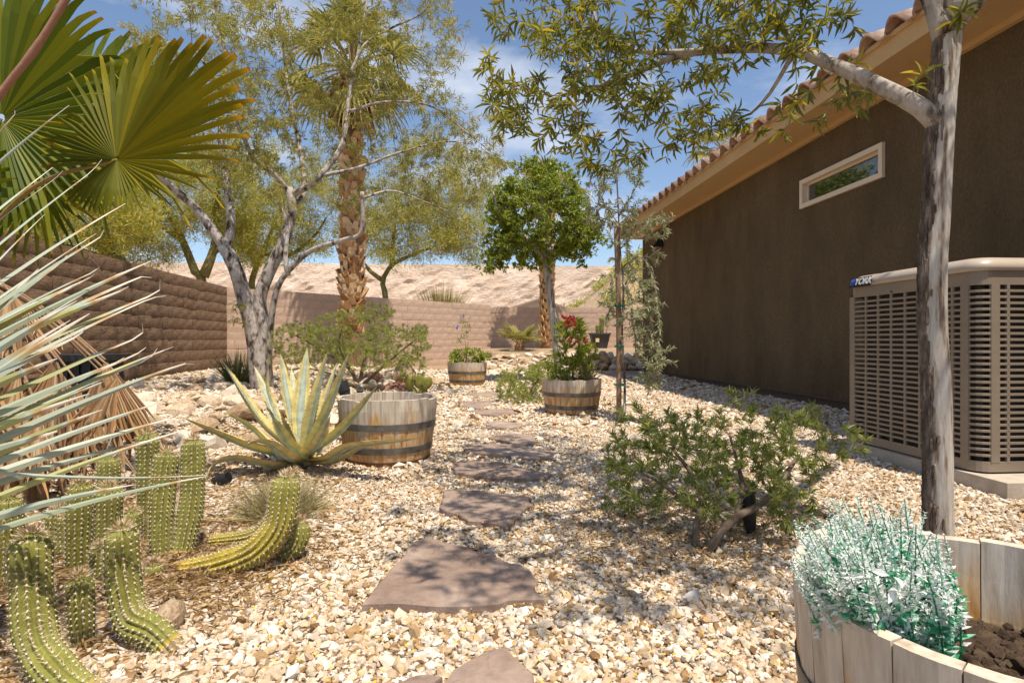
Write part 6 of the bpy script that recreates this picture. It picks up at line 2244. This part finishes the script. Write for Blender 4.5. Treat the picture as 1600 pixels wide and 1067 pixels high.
for dx, dz, sw in ((-.06, .10, 0), (.07, .11, .2), (-.10, .26, -.2), (.02, .27, .1), (.13, .25, .4)):
    part('pad', pad_mesh(pp0 + np.array((dx, r.normal(0, .02), dz)), (sw, 0, 1), (r.normal(0, .3), -1, 0), .19, .13, .035), M['cactus'], pear, smooth=True)

# ================================================================== pots, boxes and lights
dpz = zground(2.7, 19.3)
dpc = np.array((W(937, 530, 19.3)[0], 19.3, dpz))
pot = thing('square_pot', 'dark tapered square pot against the far tan wall', 'plant pot', dpc)


def taper(c_, w0, w1, z0, z1, n=1):
    V = []
    for w, z in ((w0, z0), (w1, z1)):
        V += [(c_[0] - w / 2, c_[1] - w / 2, z), (c_[0] + w / 2, c_[1] - w / 2, z), (c_[0] + w / 2, c_[1] + w / 2, z), (c_[0] - w / 2, c_[1] + w / 2, z)]
    return MB().add(V, Q=[(0, 1, 5, 4), (1, 2, 6, 5), (2, 3, 7, 6), (3, 0, 4, 7), (3, 2, 1, 0)])


part('pot_body', taper(dpc, .42, .62, dpz - .02, dpz + .46), M['darkpot'], pot)
mb = MB()
for (ox, oy, sx, sy) in ((0, -.31, .68, .06), (0, .31, .68, .06), (-.31, 0, .06, .56), (.31, 0, .06, .56)):
    mb.box(dpc + (ox, oy, .485), (sx, sy, .05))
part('rim', mb, M['darkpot'], pot)
part('soil', MB().box(dpc + (0, 0, .45), (.55, .55, .02)), M['soil'], pot)
part('pot_tag', MB().box(dpc + (-.12, -.292, .27), (.12, .012, .13)), M['tagmat'], pot)
cp = thing('potted_cactus', 'pale cactus standing in the dark square pot', 'cactus', dpc + (0, 0, .46))
for (ox, h, rr_) in ((-.08, .36, .07), (.06, .62, .075)):
    column(cp, [dpc + (ox, 0, .44), dpc + (ox + .01, 0, .44 + h / 2), dpc + (ox, 0, .44 + h)], rr_, np.random.default_rng(3), 0, ribs=8, topdry=False)
tg = np.array(pxcloud(r, 16, 950, 500, 8, 12, 19.2, 19.5))
pot_plant('potted_shrub', 'thin leafy stem standing beside the potted cactus', dpc + (.2, 0, .46), tg, 'leaf_shrub', 141, (.09, .14), .3, n_st=3, k=(2, 4), step=.12, shape='low', spreadr=.02)

bx = W(138, 600, 4.75)
box = thing('utility_box', 'black ledged plastic box behind the dead palm fronds', 'utility box', (bx[0], 4.75, 0))
mb = MB()
c_ = np.array((bx[0], 4.75, 0.0))
mb.box(c_ + (0, 0, .30), (.36, .34, .66))
part('box_body', mb, M['black'], box)
part('lid', MB().box(c_ + (0, 0, .655), (.44, .42, .05)), M['black'], box)
mb = MB()
for q in np.linspace(-.14, .14, 4):
    mb.box(c_ + (q, -.175, .36), (.025, .02, .5))
part('fins', mb, M['black'], box)
part('side_ledge', MB().box(c_ + (-.27, 0, .47), (.20, .30, .04)), M['black'], box)


def spot(label, base, aim, l=.13, r_=.035, pole=.12):
    base = np.asarray(base, float)
    t = thing('garden_spotlight', label, 'garden light', base, 'black garden spotlights')
    aim = nrm(aim)
    hc = base + Z3 * pole
    part('spike', MB().tube([base - Z3 * .05, hc], .010, n=8), M['black'], t)
    mb = MB()
    prof = [(-.5, .3), (-.45, .75), (-.2, .85), (.1, .9), (.14, 1.05), (.5, 1.05), (.5, .9), (.42, .85)]
    mb.tube([hc + aim * l * a for a, _ in prof], [r_ * b for _, b in prof], n=16)
    part('lamp_head', mb, M['black'], t, smooth=False)


sp = W(540, 640, 4.4)
spot('black garden spotlight standing behind the rim of the empty barrel', (sp[0], 4.4, .0), (-.35, .1, 1), .22, .045, .37)
sp = W(562, 600, 6.9)
spot('small black garden spotlight among the reddish rocks', (sp[0], 6.9, zground(sp[0], 6.9) + .05), (.2, -.5, .6), .12, .04, .10)
sp = GP(345, 760)
spot('black spotlight lying low between the agave and cactus trio', (sp[0], sp[1], 0), (.9, -.2, .25), .10, .028, .04)
sp = GP(1170, 838)
spot('black garden light hidden under the open shrub', (sp[0], sp[1], 0), (-.1, 0, 1), .16, .030, .10)

# ================================================================== house beyond the wall
fh = W(842, 480, 30)
fhouse = thing('far_house', 'far house whose low gable shows over the tan wall', 'house', (fh[0], 31, 0))
x0, x1, ze, zp = W(800, 0, 30)[0], W(884, 0, 30)[0], W(0, 480, 30)[2], W(0, 466, 30)[2]
xm = (x0 + x1) / 2
part('wall', MB().add([(x0 + .2, 30, -.1), (x1 - .2, 30, -.1), (x1 - .2, 30, ze), (xm, 30, zp - .06), (x0 + .2, 30, ze), (x0 + .2, 36, -.1), (x1 - .2, 36, -.1), (x1 - .2, 36, ze), (xm, 36, zp - .06), (x0 + .2, 36, ze)],
                      Q=[(0, 1, 2, 4), (1, 6, 7, 2), (5, 0, 4, 9), (6, 5, 9, 7)], T=[(4, 2, 3), (7, 9, 8)]), M['farwall'], fhouse)
mb = MB()
for sgn, xe in ((-1, x0), (1, x1)):
    mb.add([(xm, 29.7, zp), (xe, 29.7, ze), (xe, 36.3, ze), (xm, 36.3, zp), (xm, 29.7, zp - .09), (xe, 29.7, ze - .09), (xe, 36.3, ze - .09), (xm, 36.3, zp - .09)],
           Q=[(0, 1, 2, 3), (0, 4, 5, 1), (1, 5, 6, 2)])
part('roof', mb, M['farroof'], fhouse)
# brush on the far slope: too many and too far to tell apart
r = np.random.default_rng(151)
n = 1500
x = r.uniform(-1, 22, n)
y = r.uniform(31, 41, n)
hz = hill_fn(x, y)[..., 2]
mb = MB()
for i in range(n):
    if vnoise(x[i], y[i], .35, 77) < -.3:
        continue
    s = r.uniform(.5, 1.15)
    k = 34
    P = np.array((x[i], y[i], hz[i] + .05)) + r.normal(0, .35, (k, 3)) * np.array((1, 1, .45)) * s
    leaves(mb, P, r.normal(0, 1, (k, 3)) + Z3 * .6, r.normal(0, 1, (k, 3)), r.uniform(.15, .34, k) * s, .09 * s, 'low', np.clip(r.normal(.45, .2) + r.normal(0, .15, k), 0, 1))
part('hillside_brush', mb, M['leaf_paloverde'], kind='stuff')
tot = sum(len(o.data.polygons) for o in bpy.data.objects if o.type == 'MESH')
print('objects', len(bpy.data.objects), 'polys (instances counted)', tot)
